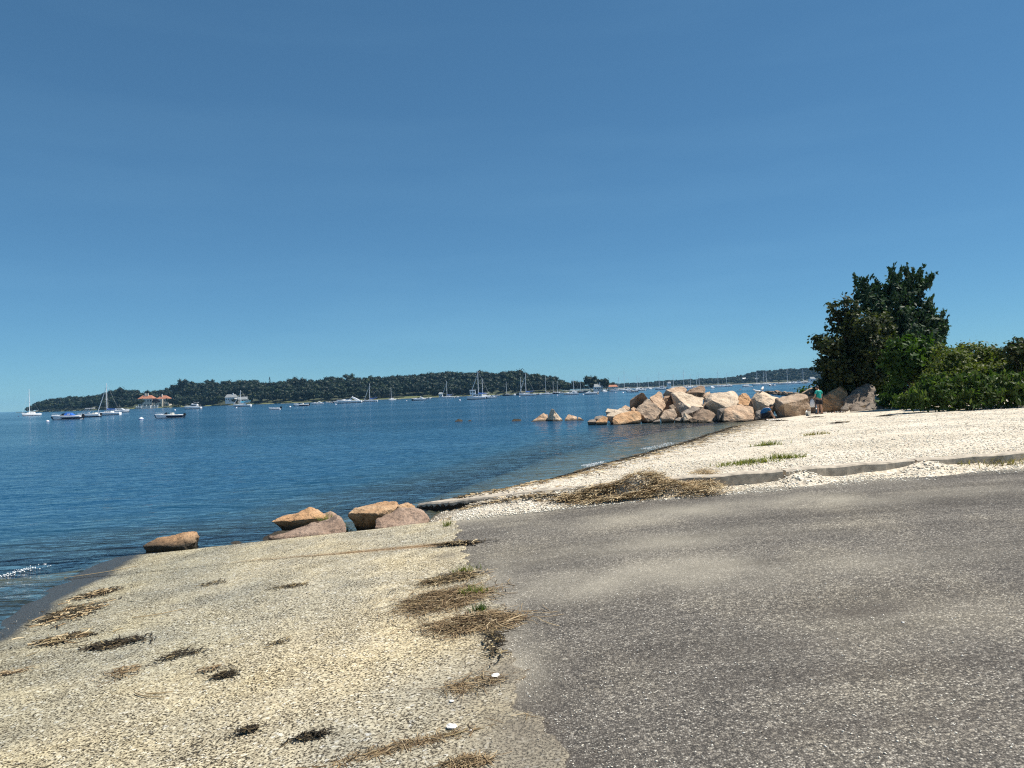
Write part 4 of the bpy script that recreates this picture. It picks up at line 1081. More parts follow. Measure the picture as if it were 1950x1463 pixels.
# ---- houses
def gable(mb, x0, x1, y0, y1, z0, z1, hip=0.0, over=.4):
    x0 -= over; x1 += over; y0 -= over; y1 += over; ym = (y0 + y1) / 2
    return mb.add([(x0, y0, z0), (x1, y0, z0), (x1, y1, z0), (x0, y1, z0), (x0 + hip, ym, z1), (x1 - hip, ym, z1)],
                  [(0, 1, 5, 4), (2, 3, 4, 5), (1, 2, 5), (3, 0, 4), (3, 2, 1, 0)])
def window(par, x0, x1, z0, z1, y, frame='clapboard'):
    w = MB().box(x0 - .15, x1 + .15, y - .10, y + .05, z0 - .15, z1 + .15).build('window', M[frame], par)
    MB().box(x0, x1, y - .14, y - .02, z0, z1).build('pane', M['glass'], w)
D = 792; hs = empty('mansion', (xat(291, D), D, at_depth(291, 775.0, D).z - .3))
pxm = D / F
def hx(px): return (px - 291) * pxm
MB().box(hx(263), hx(290), 0, 9, 0, 9.0).build('wall', M['stucco'], hs); MB().box(hx(298), hx(321), 0, 8, 0, 8.2).build('wall', M['stucco'], hs)
MB().box(hx(290) + .01, hx(298) - .01, 1, 7, 0, 6.5).build('wall', M['stucco'], hs); MB().box(hx(303), hx(311), -2, -.01, 0, 8).build('wall', M['stucco'], hs)
rf = gable(MB(), hx(263), hx(291), 0, 9, 9.01, 12.5, 3.5).build('roof', M['roof_tile'], hs)
MB().box(hx(273), hx(275.5), 3, 4.4, 9, 14.5).build('chimney', M['stucco'], rf); MB().box(hx(278), hx(280), 3, 4.4, 9, 14.5).build('chimney', M['stucco'], rf)
rf = gable(MB(), hx(298), hx(321), 0, 8, 8.21, 11.6, 4).build('roof', M['roof_tile'], hs); MB().box(hx(306), hx(308), 2, 3.3, 8, 13).build('chimney', M['stucco'], rf)
gable(MB(), hx(290), hx(298), 1, 7, 6.51, 8.2, .5).build('roof', M['roof_tile'], hs)
for a in (265, 269, 275, 281, 286): window(hs, hx(a), hx(a) + 1.3, 5.8, 7.8, -.02); window(hs, hx(a), hx(a) + 1.3, 1.2, 3.4, -.02)
for a in (299.5, 313, 316, 319): window(hs, hx(a), hx(a) + 1.2, 5.2, 7.2, -.02); window(hs, hx(a), hx(a) + 1.2, .8, 3.2, -.02)
window(hs, hx(305), hx(305) + 1.6, 4.8, 6.8, -2.05); window(hs, hx(305), hx(305) + 2.0, .6, 3.4, -2.05); MB().box(hx(307.4), hx(308.8), -2.12, -2.005, 0, 2.6).build('door', M['clapboard'], hs)
T(hs, 'wide mansion with orange tiled roofs and chimneys on the island shore', 'house')
def garden_wall(px0, px1, base, D, h, lab):
    x0, x1 = xat(px0, D), xat(px1, D); g0 = at_depth((px0 + px1) / 2, base, D).z
    o = empty('garden_wall', ((x0 + x1) / 2, D, g0)); L = (x1 - x0) / 2
    mb = MB(); mb.box(-L, L, 0, .5, -.8, h).build('wall_panel', M['stucco'], o)
    n = max(3, int(L * 2 / 3.0))
    for k in range(n): 
        x = -L + 2 * L * k / (n - 1); MB().box(x - .25, x + .25, -.15, .65, -.8, h + .5).build('pier', M['clapboard'], o)
    T(o, lab, 'wall')
garden_wall(259, 268, 776.5, 772, 1.2, 'white low garden wall left below the mansion')
garden_wall(270, 286, 776.3, 771, 1.6, 'cream garden wall with piers below the mansion')
garden_wall(288, 300, 775.4, 772, 1.5, 'grey-white garden wall with piers right below the mansion')
def cottage(px0, px1, base, D, h, rh, wmat, rmat, lab, cup=False, wins=4, chim=True, depth=8.0):
    x0, x1 = xat(px0, D), xat(px1, D); z = at_depth((px0 + px1) / 2, base, D).z
    o = empty('house', ((x0 + x1) / 2, D, z)); L = (x1 - x0) / 2
    MB().box(-L, L, 0, depth, -1.5, h).build('wall', M[wmat], o)
    rf = gable(MB(), -L, L, 0, depth, h + .01, h + rh, .8).build('roof', M[rmat], o)
    if chim: MB().box(L * .3, L * .3 + .9, depth * .4, depth * .4 + .9, h, h + rh + 1.1).build('chimney', M['clapboard'], rf)
    for k in range(wins):
        x = -L + 2 * L * (k + .5) / wins; window(o, x - .5, x + .5, h * .45, h * .75, -.02)
    MB().box(-.5, .5, -.08, -.005, 0, min(2.1, h * .4)).build('door', M['roof_grey'], o)
    if cup:
        MB().box(-.9, .9, depth * .4, depth * .4 + 1.8, h + rh - 1, h + rh + 2.2).build('cupola', M['clapboard'], rf)
        mb = MB(); mb.add([(-1.1, depth * .4 - .2, h + rh + 2.21), (1.1, depth * .4 - .2, h + rh + 2.21), (1.1, depth * .4 + 2.0, h + rh + 2.21), (-1.1, depth * .4 + 2, h + rh + 2.21), (0, depth * .4 + .9, h + rh + 4.8)], [(0, 1, 4), (1, 2, 4), (2, 3, 4), (3, 0, 4), (3, 2, 1, 0)]); mb.build('cupola_roof', M['clapboard'], rf)
    T(o, lab, 'house'); return o
cottage(429, 447, 766, 745, 4.6, 3.0, 'clapboard', 'roof_grey', 'white house with grey roof in the trees left of the turquoise canvas')
cottage(446, 478, 767, 752, 3.2, 2.6, 'clapboard', 'roof_grey', 'long low white wing with grey roof behind the turquoise canvas', chim=False, wins=7)
cottage(835.5, 842.5, 756.5, 725, 3.0, 1.6, 'clapboard', 'roof_grey', 'small white boathouse on the shore left of a rolled-sail yacht', wins=2, chim=False, depth=5)
cottage(941, 955, 737, 790, 3.2, 2.0, 'clapboard', 'clapboard', 'white house with a cupola high among the island trees', cup=True, wins=3, chim=False)
cottage(1132, 1148, 744, 618, 3.0, 2.4, 'clapboard', 'roof_grey', 'grey-roofed white house under the trees at the island tip', wins=4)
cottage(1160, 1176, 742, 606, 2.2, 1.5, 'stucco', 'roof_tile', 'low pinkish house at the very tip of the island', wins=4, chim=False)
cottage(1272, 1278, 736, 1500, 6, 3, 'clapboard', 'roof_grey', 'white house on the distant shore over the jetty boulders', wins=3, chim=False)
cottage(1415, 1422, 727, 1470, 5, 2.5, 'clapboard', 'clapboard', 'wide white house on the distant hill above the harbour', wins=4, chim=False)
cottage(1439, 1447, 727.5, 1460, 5, 2.5, 'stucco', 'roof_grey', 'greyish house on the distant hill behind a mast', wins=4, chim=False)
cottage(1484, 1488, 726, 1440, 5, 2.5, 'stucco', 'roof_grey', 'small dim house on the hill above the right-hand boats', wins=2, chim=False)
cottage(1544, 1553, 729, 1000, 5, 2.5, 'clapboard', 'roof_grey', 'white waterfront house against the dark tree at right', wins=3, chim=False)

# ------------------------------------------------------------------ boats
def hull_mesh(L, B, zb, zs, keel=-.3, fine=1.0, transom=.85, n=14):
    """bow towards +x; sheer rises from zs (stern) to zb (bow)"""
    rings = []
    for i in range(n):
        t = i / (n - 1); x = -L / 2 + L * t
        w = (transom + (1 - transom) * math.sin(min(t / .45, 1) * math.pi / 2)) if t < .45 else max(.015, (1 - ((t - .45) / .55) ** (2.1 * fine)))
        b = B / 2 * w; z = zs + (zb - zs) * t ** 1.7
        rk = .07 * L * max(0, t - .8) / .2                     # bow rake
        kz = keel * (1 - max(0, (t - .7) / .3) ** 2 * .9)
        rings.append([(x - rk * 1.6, 0, kz), (x - rk * 1.2, b * .62, kz * .45), (x - rk * .5, b * .92, z * .35), (x, b, z), (x, b * .9, z + .05), (x, 0, z + .10),
                      (x, -b * .9, z + .05), (x, -b, z), (x - rk * .5, -b * .92, z * .35), (x - rk * 1.2, -b * .62, kz * .45)])
    return MB().loft(rings)
def prism_y(mb, prof, hw, hw2=None):
    """side profile (x,z) extruded across the beam, optionally narrower on top by factor"""
    n = len(prof); zmx = max(p[1] for p in prof); zmn = min(p[1] for p in prof)
    hw2 = hw if hw2 is None else hw2
    def w(z): return hw + (hw2 - hw) * ((z - zmn) / max(zmx - zmn, 1e-6))
    v = [(x, -w(z), z) for x, z in prof] + [(x, w(z), z) for x, z in prof]
    f = [tuple(range(n)), tuple(reversed(range(n, 2 * n)))] + [(i, (i + 1) % n + 0, n + (i + 1) % n, n + i) for i in range(n)]
    return mb.add(v, f)
def p_outboard(r, x, z=.5, y=0):
    o = prism_y(MB(), [(x - .45, z), (x - .1, z), (x - .02, z + .35), (x - .12, z + .6), (x - .42, z + .55), (x - .5, z + .3)], .2, .14)
    o.v = [(a, b + y, c) for a, b, c in o.v]
    o = o.build('outboard_motor', M['black'], r); MB().tube([(x - .28, y, z + .05), (x - .3, y, -.35)], .07, 6).build('shaft', M['black'], o); return o
def b_runabout(hullc='white', cover=None, L=6.0, dark=False):
    r = empty('motorboat'); hull_mesh(L, L * .37, .95, .68).build('hull', M[hullc], r)
    hull_mesh(L * 1.004, L * .376, .80 if dark else .60, .56 if dark else .44, keel=.02 if dark else .18, fine=.8).build('stripe', M['navy'], r)
    prism_y(MB(), [(L * .02, .82), (L * .16, .86), (L * .06, 1.32), (L * .03, 1.32)], L * .13, L * .11).build('windshield', M['glass'], r)
    MB().box(-L * .36, -L * .02, -L * .145, L * .145, .74, .80).build('cockpit_floor', M['tancloth'], r)
    for yy in (-.45, .45): MB().box(-L * .16, -L * .07, yy - .25, yy + .25, .80, 1.22, .05).build('seat', M['cream'], r)
    MB().tube([(L * .2, -.75, .95), (L * .22, -.75, 1.15), (L * .44, -.2, 1.28), (L * .47, 0, 1.3), (L * .44, .2, 1.28), (L * .22, .75, 1.15), (L * .2, .75, .95)], .02, 5).build('bow_rail', M['alu'], r)
    if cover: prism_y(MB(), [(-L * .25, .82), (L * .05, .9), (-L * .02, 1.45), (-L * .16, 1.35)], .8, .35).build('canvas_cover', M[cover], r)
    p_outboard(r, -L / 2, .45); return r
def b_arch(L=6.0):
    r = empty('motorboat'); hull_mesh(L, L * .38, .95, .8).build('hull', M['white'], r)
    hull_mesh(L * 1.004, L * .386, .35, .25, keel=.02).build('stripe', M['navy'], r)
    for s in (-1, 1):
        MB().tube([(L * .28, s * 1.0, .9), (L * .05, s * .85, 2.35), (-L * .22, s * .85, 2.4), (-L * .10, s * 1.05, .9)], .05, 6).build('frame', M['alu'], r)
        MB().tube([(L * .16, s * 1.0, .9), (L * .0, s * .85, 2.33)], .04, 6).build('frame', M['alu'], r)
    MB().box(-L * .24, L * .07, -.95, .95, 2.40, 2.50, .04).build('top', M['alu'], r)
    prism_y(MB(), [(-L * .05, .85), (L * .1, .85), (L * .02, 1.45), (-L * .04, 1.45)], .5, .4).build('console', M['white'], r)
    MB().box(-L * .35, -L * .2, -.8, .8, .85, 1.2, .05).build('seat', M['cream'], r); p_outboard(r, -L / 2, .5); return r
def b_cruiser(L=9.0, hullc='white', fly=True):
    r = empty('cabin_cruiser'); hull_mesh(L, L * .35, 1.7, 1.05).build('hull', M[hullc], r)
    hull_mesh(L * 1.003, L * .353, .30, .2, keel=-.05).build('waterline_stripe', M['navy'], r)
    if hullc != 'white': hull_mesh(L * .99, L * .36, 1.74, 1.10, keel=.9).build('topside', M['white'], r)
    c = prism_y(MB(), [(-L * .30, 1.15), (L * .22, 1.45), (L * .10, 2.15), (L * .02, 2.45), (-L * .30, 2.45)], L * .135, L * .115).build('cabin', M['white'], r)
    prism_y(MB(), [(-L * .24, 1.78), (L * .135, 1.78), (L * .06, 2.22), (-L * .24, 2.22)], L * .132, L * .124).build('window', M['glass'], c)
    if fly:
        prism_y(MB(), [(-L * .28, 2.46), (L * .02, 2.46), (L * .06, 3.0), (L * .03, 3.02), (-L * .02, 2.75), (-L * .28, 2.8)], L * .12, L * .11).build('flybridge', M['white'], r)
        MB().box(-L * .34, -L * .12, -L * .11, L * .11, 3.55, 3.62, .03).build('flybridge_top', M['white'], r)
        for s in (-1, 1): MB().tube([(-L * .14, s * L * .1, 2.8), (-L * .18, s * L * .1, 3.56)], .03, 5).build('post', M['alu'], r)
    MB().box(-L * .44, -L * .31, -L * .12, L * .12, 2.05, 2.12).build('aft_awning', M['white'], r)
    MB().tube([(L * .18, -L * .12, 1.6), (L * .2, -L * .12, 2.0), (L * .44, -.15, 2.3), (L * .44, .15, 2.3), (L * .2, L * .12, 2.0), (L * .18, L * .12, 1.6)], .025, 5).build('bow_rail', M['alu'], r)
    MB().tube([(-L * .05, 0, 2.4), (-L * .08, 0, 4.6)], .02, 5).build('antenna', M['alu'], r); return r
def b_express(L=11.0, hullc='white'):
    r = empty('express_cruiser'); hull_mesh(L, L * .32, 1.55, 1.05).build('hull', M[hullc], r)
    hull_mesh(L * 1.003, L * .323, .25, .2, keel=-.05).build('waterline_stripe', M['navy'], r)
    if hullc != 'white': hull_mesh(L * .985, L * .335, 1.75, 1.25, keel=1.0).build('topside', M['white'], r)
    prism_y(MB(), [(-L * .1, 1.1), (L * .38, 1.5), (L * .2, 1.85), (-L * .08, 2.0)], L * .13, L * .08).build('foredeck', M['white'], r)
    prism_y(MB(), [(-L * .05, 1.95), (L * .12, 1.92), (L * .0, 2.45), (-L * .05, 2.5)], L * .11, L * .09).build('windshield', M['glass'], r)
    prism_y(MB(), [(-L * .46, .7), (-L * .30, 1.1), (-L * .10, 2.55), (-L * .12, 2.8), (-L * .16, 2.75), (-L * .28, 2.1), (-L * .44, 1.0)], L * .14, L * .10).build('radar_arch', M['white'], r)
    MB().tube([(-L * .13, 0, 2.75), (-L * .13, 0, 3.1)], .18, 8).build('radar_dome', M['white'], r); return r
def b_sail(L=8.0, hullc='white', cover='bluecloth', mast=1.22, furl=True, bim=None, boot='navy'):
    r = empty('sailboat'); hull_mesh(L, L * .31, 1.05, .82, keel=-.45, transom=.6).build('hull', M[hullc], r)
    hull_mesh(L * .96, L * .304, .2, .16, keel=-.1, transom=.6).build('boot_stripe', M[boot], r)
    c = prism_y(MB(), [(-L * .18, .95), (L * .20, 1.05), (L * .12, 1.38), (-L * .16, 1.42)], L * .095, L * .075).build('cabin', M['white'], r)
    for s in (-1, 1):
        for k in range(3): MB().box(-L * .1 + k * L * .08, -L * .05 + k * L * .08, s * L * .088 - .03, s * L * .088 + .03, 1.12, 1.26).build('porthole', M['glass'], c)
    H = L * mast; mx = L * .08
    m = MB().tube([(mx, 0, 1.0), (mx - .03, 0, H * .5), (mx - .08, 0, H + 1.0)], [.13, .115, .08], 7).build('mast', M['white'], r)
    MB().tube([(mx - .02, -.75, H * .55), (mx - .02, .75, H * .55)], .03, 5).build('spreader', M['alu'], m)
    MB().tube([(mx, 0, 1.75), (-L * .36, 0, 1.85)], .06, 6).build('boom', M['alu'], r)
    if cover: MB().tube([(mx - .05, 0, 2.05), (-L * .05, 0, 2.0), (-L * .32, 0, 1.98)], [.24, .2, .11], 7).build('sail_cover', M[cover], r)
    if furl: MB().tube([(L * .485, 0, 1.15), (L * .3, 0, H * .5), (mx + .03, 0, H * .96)], [.10, .12, .05], 6).build('furled_jib', M['white'], r)
    else: MB().tube([(L * .485, 0, 1.1), (mx, 0, H * .97)], .018, 4).build('forestay', M['alu'], r)
    MB().tube([(-L * .48, 0, .9), (mx - .06, 0, H + .95)], .014, 4).build('backstay', M['alu'], r)
    for s in (-1, 1): MB().tube([(mx, s * L * .145, .95), (mx - .02, s * .75, H * .55), (mx - .06, 0, H * .97)], .012, 4).build('shroud', M['alu'], r)
    if bim: MB().box(-L * .44, -L * .2, -L * .12, L * .12, 2.35, 2.42, .05).build('bimini', M[bim], r)
    MB().tube([(L * .38, -.5, 1.0), (L * .40, -.5, 1.55), (L * .48, 0, 1.65), (L * .40, .5, 1.55), (L * .38, .5, 1.0)], .02, 5).build('pulpit', M['alu'], r); return r
def b_skiff(L=3.2):
    r = empty('skiff'); hull_mesh(L, L * .42, .55, .42, keel=-.12).build('hull', M['white'], r)
    for t in (-.2, .12): MB().box(L * t - .12, L * t + .12, -L * .17, L * .17, .50, .56).build('thwart', M['tancloth'], r)
    p_outboard(r, -L / 2, .3); return r
def b_trawler(L=8.0):
    r = empty('trawler_yacht'); hull_mesh(L, L * .36, 1.5, 1.0).build('hull', M['white'], r)
    hull_mesh(L * 1.003, L * .363, .28, .2, keel=-.05).build('waterline_stripe', M['navy'], r)
    c = prism_y(MB(), [(-L * .34, 1.05), (L * .24, 1.25), (L * .2, 2.25), (-L * .34, 2.25)], L * .15, L * .14).build('cabin', M['white'], r)
    for k in range(3): 
        for s in (-1, 1): MB().box(-L * .28 + k * L * .15, -L * .17 + k * L * .15, s * L * .147 - .03, s * L * .147 + .03, 1.55, 2.0).build('window', M['glass'], c)
    b = prism_y(MB(), [(L * .0, 2.26), (L * .3, 2.26), (L * .3, 3.9), (L * .02, 3.9)], L * .13, L * .12).build('wheelhouse', M['white'], r)
    for s in (-1, 1):
        MB().box(L * .04, L * .13, s * L * .124 - .04, s * L * .124 + .04, 2.9, 3.5).build('window', M['glass'], b); MB().box(L * .17, L * .26, s * L * .124 - .04, s * L * .124 + .04, 2.9, 3.5).build('window', M['glass'], b)
    MB().box(-L * .02, L * .32, -L * .14, L * .14, 3.91, 4.0, .04).build('roof', M['white'], r); return r
PROTO = {}
def proto(key, fn, *a, **k):
    if key not in PROTO: PROTO[key] = [fn(*a, **k), False]
    e = PROTO[key]
    if not e[1]: e[1] = True; return e[0]
    return copy_tree(e[0])
BASE = {'run': 6.0, 'runc': 6.0, 'runw': 6.0, 'arch': 6.0, 'cru': 9.0, 'crun': 9.0, 'cruf': 9.0, 'exp': 11.0, 'expn': 11.0, 'sail': 8.0, 'sailw': 8.0, 'sailc': 8.0, 'sailb': 8.0, 'sailn': 8.0, 'sailt': 8.0, 'skiff': 3.2, 'traw': 8.0}
FN = {'run': (b_runabout, {}), 'runc': (b_runabout, {'cover': 'bluecloth'}), 'runw': (b_runabout, {'dark': True}), 'arch': (b_arch, {}), 'cru': (b_cruiser, {}), 'crun': (b_cruiser, {'hullc': 'navy'}), 'cruf': (b_cruiser, {'fly': False}),
      'exp': (b_express, {}), 'expn': (b_express, {'hullc': 'navy'}), 'sail': (b_sail, {}), 'sailw': (b_sail, {'cover': None, 'furl': False}), 'sailc': (b_sail, {'cover': 'cyancloth', 'bim': 'cyancloth', 'mast': .78}), 'sailb': (b_sail, {'bim': 'bluecloth', 'furl': True}), 'sailn': (b_sail, {'hullc': 'navy', 'cover': 'tancloth', 'furl': False}),
      'sailt': (b_sail, {'cover': 'tancloth', 'mast': 1.5, 'furl': False}), 'skiff': (b_skiff, {}), 'traw': (b_trawler, {})}
MG = 'boats moored in the harbour'
def boat(kind, px, D, L, head, label, group=MG):
    """head: compass of the bow in degrees, 180 = bow to the left of the picture, 0 = to the right"""
    o = proto(kind, FN[kind][0], **FN[kind][1])
    sc = L / BASE[kind]
    o.location = (xat(px, D), D, -.03 * L / 6); o.rotation_euler = (0, 0, R(head)); o.scale = (sc, sc, sc)
    T(o, label, {'run': 'motorboat', 'runc': 'motorboat', 'runw': 'motorboat', 'arch': 'motorboat', 'cru': 'cabin cruiser', 'crun': 'cabin cruiser', 'cruf': 'cabin cruiser', 'exp': 'motor yacht', 'expn': 'motor yacht', 'skiff': 'skiff', 'traw': 'trawler yacht'}.get(kind, 'sailboat'), group)
    return o
boat('sailw', 59, 345, 9.0, 250, 'bare-masted sailboat seen end-on, leftmost boat off the island tip')
boat('runc', 126, 170, 6.6, 184, 'white motorboat with a blue canvas hump, next to the left buoy')
boat('arch', 168, 200, 5.8, 186, 'white open boat with a tall tube frame beside the blue-humped motorboat')
boat('sail', 207, 235, 7.3, 176, 'white sailboat with a bright blue sail cover at left')
boat('cruf', 230, 330, 7.0, 10, 'white cabin boat tucked behind the blue-covered sailboat')
boat('runw', 321, 136, 4.9, 188, 'nearest runabout with a dark sharp bow and black outboard')
boat('cru', 367, 372, 8.0, 182, 'white flybridge cruiser off the mansion lawn')
boat('sailc', 461, 420, 10.0, 176, 'sailboat with a turquoise canvas in front of the white house')
boat('skiff', 522, 205, 3.1, 180, 'small skiff with a black outboard alone on open water')
boat('run', 573, 290, 5.8, 183, 'motorboat with dark outboard right of the lone skiff')
boat('exp', 604, 370, 5.6, 186, 'small white motor yacht between the runabout and the big white one')
boat('run', 626, 430, 4.2, 175, 'tiny motorboat left of the big white motor yacht')
boat('crun', 642, 400, 5.0, 180, 'dark-hulled cruiser hidden behind the bow of the big white motor yacht')
boat('exp', 665, 362, 11.6, 181, 'big sleek white motor yacht with a swept arch')
boat('run', 690, 420, 4.8, 182, 'low dark motorboat at the stern of the big white motor yacht')
boat('sailb', 706, 405, 7.2, 178, 'sailboat with slanting furled jib right of the big motor yacht')
boat('sailw', 746, 500, 6.2, 235, 'small sailboat with short bare mast off the dark wood')
boat('run', 757, 520, 4.0, 180, 'tiny white boat right of the short-masted sailboat')
boat('expn', 797, 358, 6.9, 181, 'navy-hulled motor yacht with white top off the green bank')
boat('run', 815, 480, 4.6, 5, 'small white boat just right of the navy motor yacht')
boat('sail', 853, 480, 8.0, 178, 'sailboat with a rolled sail next to the white boathouse')
boat('run', 868, 500, 4.6, 0, 'small motorboat right of the rolled-sail yacht')
boat('traw', 906, 292, 7.3, 180, 'white trawler yacht with a tall wheelhouse in mid harbour')
boat('sail', 914, 330, 9.0, 184, 'tall-masted sailboat directly behind the white trawler yacht')
boat('sailw', 921, 400, 7.5, 200, 'sailboat with a thin mast right of the trawler yacht')
boat('expn', 935, 312, 4.5, 176, 'low white-topped speedboat touching the trawler yacht at right')
boat('run', 945, 480, 4.6, 180, 'white motorboat below the cupola house')
boat('sailn', 966, 480, 6.6, 176, 'navy sailboat with tan sail cover right of the cupola house')
boat('cruf', 981, 500, 4.0, 230, 'little cabin boat between the navy sailboat and the ketch')
boat('sailb', 1004, 392, 8.6, 179, 'largest white sailboat under the hill crest with two rigs near')
boat('sailn', 994, 470, 8.2, 165, 'darker sailboat just left behind the largest white one')
boat('run', 1024, 440, 5.2, 5, 'flat white motorboat right of the largest white sailboat')
boat('sailt', 1041, 425, 6.2, 185, 'white sailboat with a very tall straight mast')
boat('sailn', 1055, 470, 6.0, 178, 'navy sailboat close behind the very tall mast')
boat('sailw', 1063, 480, 6.0, 182, 'bare-masted sailboat second right of the very tall mast')
boat('exp', 1087, 345, 6.8, 181, 'white motor yacht left of the black-bottomed one')
boat('sailw', 1094, 500, 7.4, 200, 'sailboat mast rising behind the white motor yacht at the island end')
boat('sailn', 1107, 500, 6.8, 178, 'navy sailboat between the two motor yachts at the island end')
boat('expn', 1127, 318, 6.0, 1, 'black-bottomed white motor yacht facing right off the island end')
boat('cruf', 1151, 470, 4.4, 230, 'small cabin boat below the flat-topped tree at the tip')
RB = [('cru', 1170, 520, 6, 182, 'cabin cruiser nearest the pinkish house'), ('exp', 1192, 520, 8.5, 184, 'long white motor yacht behind the pair of pale buoys'), ('run', 1203, 345, 5.2, 182, 'low motorboat in front of the long white motor yacht'),
      ('exp', 1220, 470, 7.2, 2, 'white motor yacht facing right, left of the jetty peak'), ('cruf', 1238, 640, 4.6, 240, 'single small cabin boat in the open gap behind the jetty'), ('cru', 1258, 500, 6.8, 184, 'flybridge cruiser just behind the wedge boulder'),
      ('cru', 1306, 520, 6, 200, 'cruiser half hidden by the flat-topped boulder'), ('run', 1318, 520, 5.4, 180, 'motorboat behind the reddish boulder'),
      ('cruf', 1356, 420, 4.4, 235, 'small cabin boat with dark canopy behind the cream boulder'), ('run', 1345, 620, 5.0, 180, 'low white boat left of the dark-canopied one'), ('exp', 1384, 560, 7.6, 178, 'white motor yacht left of the open water gap'),
      ('cru', 1420, 430, 5.0, 200, 'flybridge cruiser alone above the brown pointed boulder'), ('skiff', 1429, 400, 2.4, 190, 'dinghy tied to the lone flybridge cruiser'), ('run', 1440, 620, 6.5, 180, 'long low motorboat left of the raft of boats'),
      ('crun', 1466, 420, 4.2, 250, 'dark cruiser end-on above the gull boulder'), ('cruf', 1473, 410, 3.6, 100, 'stubby white cabin boat beside the dark end-on cruiser'), ('run', 1483, 600, 7.0, 180, 'long white motorboat right of the raft'),
      ('exp', 1508, 580, 8.0, 182, 'white motor yacht left of the shrub at far right'), ('cru', 1519, 600, 7.0, 180, 'flybridge cruiser next to the shrub at far right'), ('run', 1529, 570, 5.0, 180, 'low motorboat nearest the shrub at far right'), ('cruf', 1538, 640, 5.5, 184, 'cabin boat partly hidden by the dark tree')]
for e in RB: boat(*e)
RS = [('sailw', 1180, 620, 8.2, 'sailboat left of a close pair of masts by the island tip'), ('sailt', 1191, 560, 9.0, 'sailboat with the tallest thin mast against the sky right of the island'), ('sailw', 1215, 600, 8.6, 'sailboat with thin mast behind the right-facing motor yacht'),
      ('sailn', 1220, 680, 8.0, 'navy sailboat, right of two close masts left of the jetty peak'), ('sailw', 1236, 700, 8.4, 'distant sailboat in the open gap behind the jetty'), ('sailt', 1257, 520, 7.4, 'sailboat with a bright mast beside the wedge boulder'),
      ('sailn', 1265, 640, 6.6, 'sailboat with a faint mast right of the bright mast'), ('sailw', 1284, 560, 7.6, 'sailboat whose mast stands over the flat-topped boulder'), ('sailt', 1304, 520, 8.0, 'sailboat with the thickest mast above the jetty centre'),
      ('sailw', 1316, 600, 8.0, 'sailboat with faint mast right of the thickest mast'), ('sailn', 1328, 640, 7.4, 'sailboat left of the reddish boulder peak'), ('sailw', 1333, 560, 7.6, 'sailboat mast right above the reddish boulder'),
      ('sailt', 1369, 540, 7.4, 'sailboat with tall mast left of the white motor yacht gap'), ('sailw', 1385, 620, 8.2, 'sailboat with faint mast in the middle of the far boats'), ('sailw', 1443, 600, 8.2, 'sailboat before the greyish hill house'),
      ('sailn', 1456, 600, 7.6, 'sailboat with a raked mast left of the tall one at right'), ('sailt', 1461, 560, 8.0, 'sailboat with the tallest mast of the right-hand raft'), ('sailw', 1501, 580, 8.8, 'sailboat with lone mast before the distant hill'), ('sailn', 1531, 640, 9.0, 'faint sailboat closest to the dark tree')]
for i, (k, px, D, L, lab) in enumerate(RS): boat(k, px, D, L, rnd.choice([172, 178, 184, 190, 205]), lab)
def buoy(px, D, r, lab, mat='white', stick=False):
    o = empty('mooring_buoy', (xat(px, D), D, 0)); rings = []
    for k in range(7):
        a = -math.pi / 2 + math.pi * k / 6; rr = max(r * math.cos(a), .01)
        rings.append([(rr * math.cos(t * math.pi / 6), rr * math.sin(t * math.pi / 6), r * .15 + r * .8 * math.sin(a)) for t in range(12)])
    MB().loft(rings).build('float', M[mat], o, True)
    MB().loft([[(r * 1.01 * math.cos(t * math.pi / 6), r * 1.01 * math.sin(t * math.pi / 6), z) for t in range(12)] for z in (r * .02, r * .20)]).build('band', M['bluecloth'], o)
    MB().tube([(0, 0, r * .9), (0, 0, r * (5.0 if stick else 1.25))], r * .07, 5).build('staff', M['alu'], o)
    T(o, lab, 'buoy', 'mooring buoys')
buoy(90, 150, .32, 'white buoy left of the blue-humped motorboat'); buoy(268, 134, .40, 'white buoy left of the nearest runabout'); buoy(333, 330, .40, 'small white buoy off the mansion lawn')
buoy(450, 330, .36, 'small white buoy left of the turquoise sailboat'); buoy(552, 270, .40, 'pale buoy left of the motorboat past the skiff'); buoy(639, 300, .36, 'white buoy at the bow of the big motor yacht')
buoy(875, 270, .36, 'white buoy left of the trawler yacht'); buoy(1061, 330, .34, 'pale buoy below the two bare masts'); buoy(1110, 320, .34, 'pale buoy left of the black-bottomed yacht'); buoy(989, 350, .34, 'pale buoy left of the largest white sailboat')
buoy(774, 350, .3, 'faint buoy left of the navy motor yacht'); buoy(1172, 370, .36, 'left one of the two buoys with staffs', stick=True); buoy(1186, 320, .40, 'right one of the two buoys with staffs', stick=True)
buoy(1409, 260, .25, 'orange buoy in the open water above the cream boulder', 'roof_tile'); buoy(35, 320, .30, 'dark buoy alone near the left edge', 'navy')

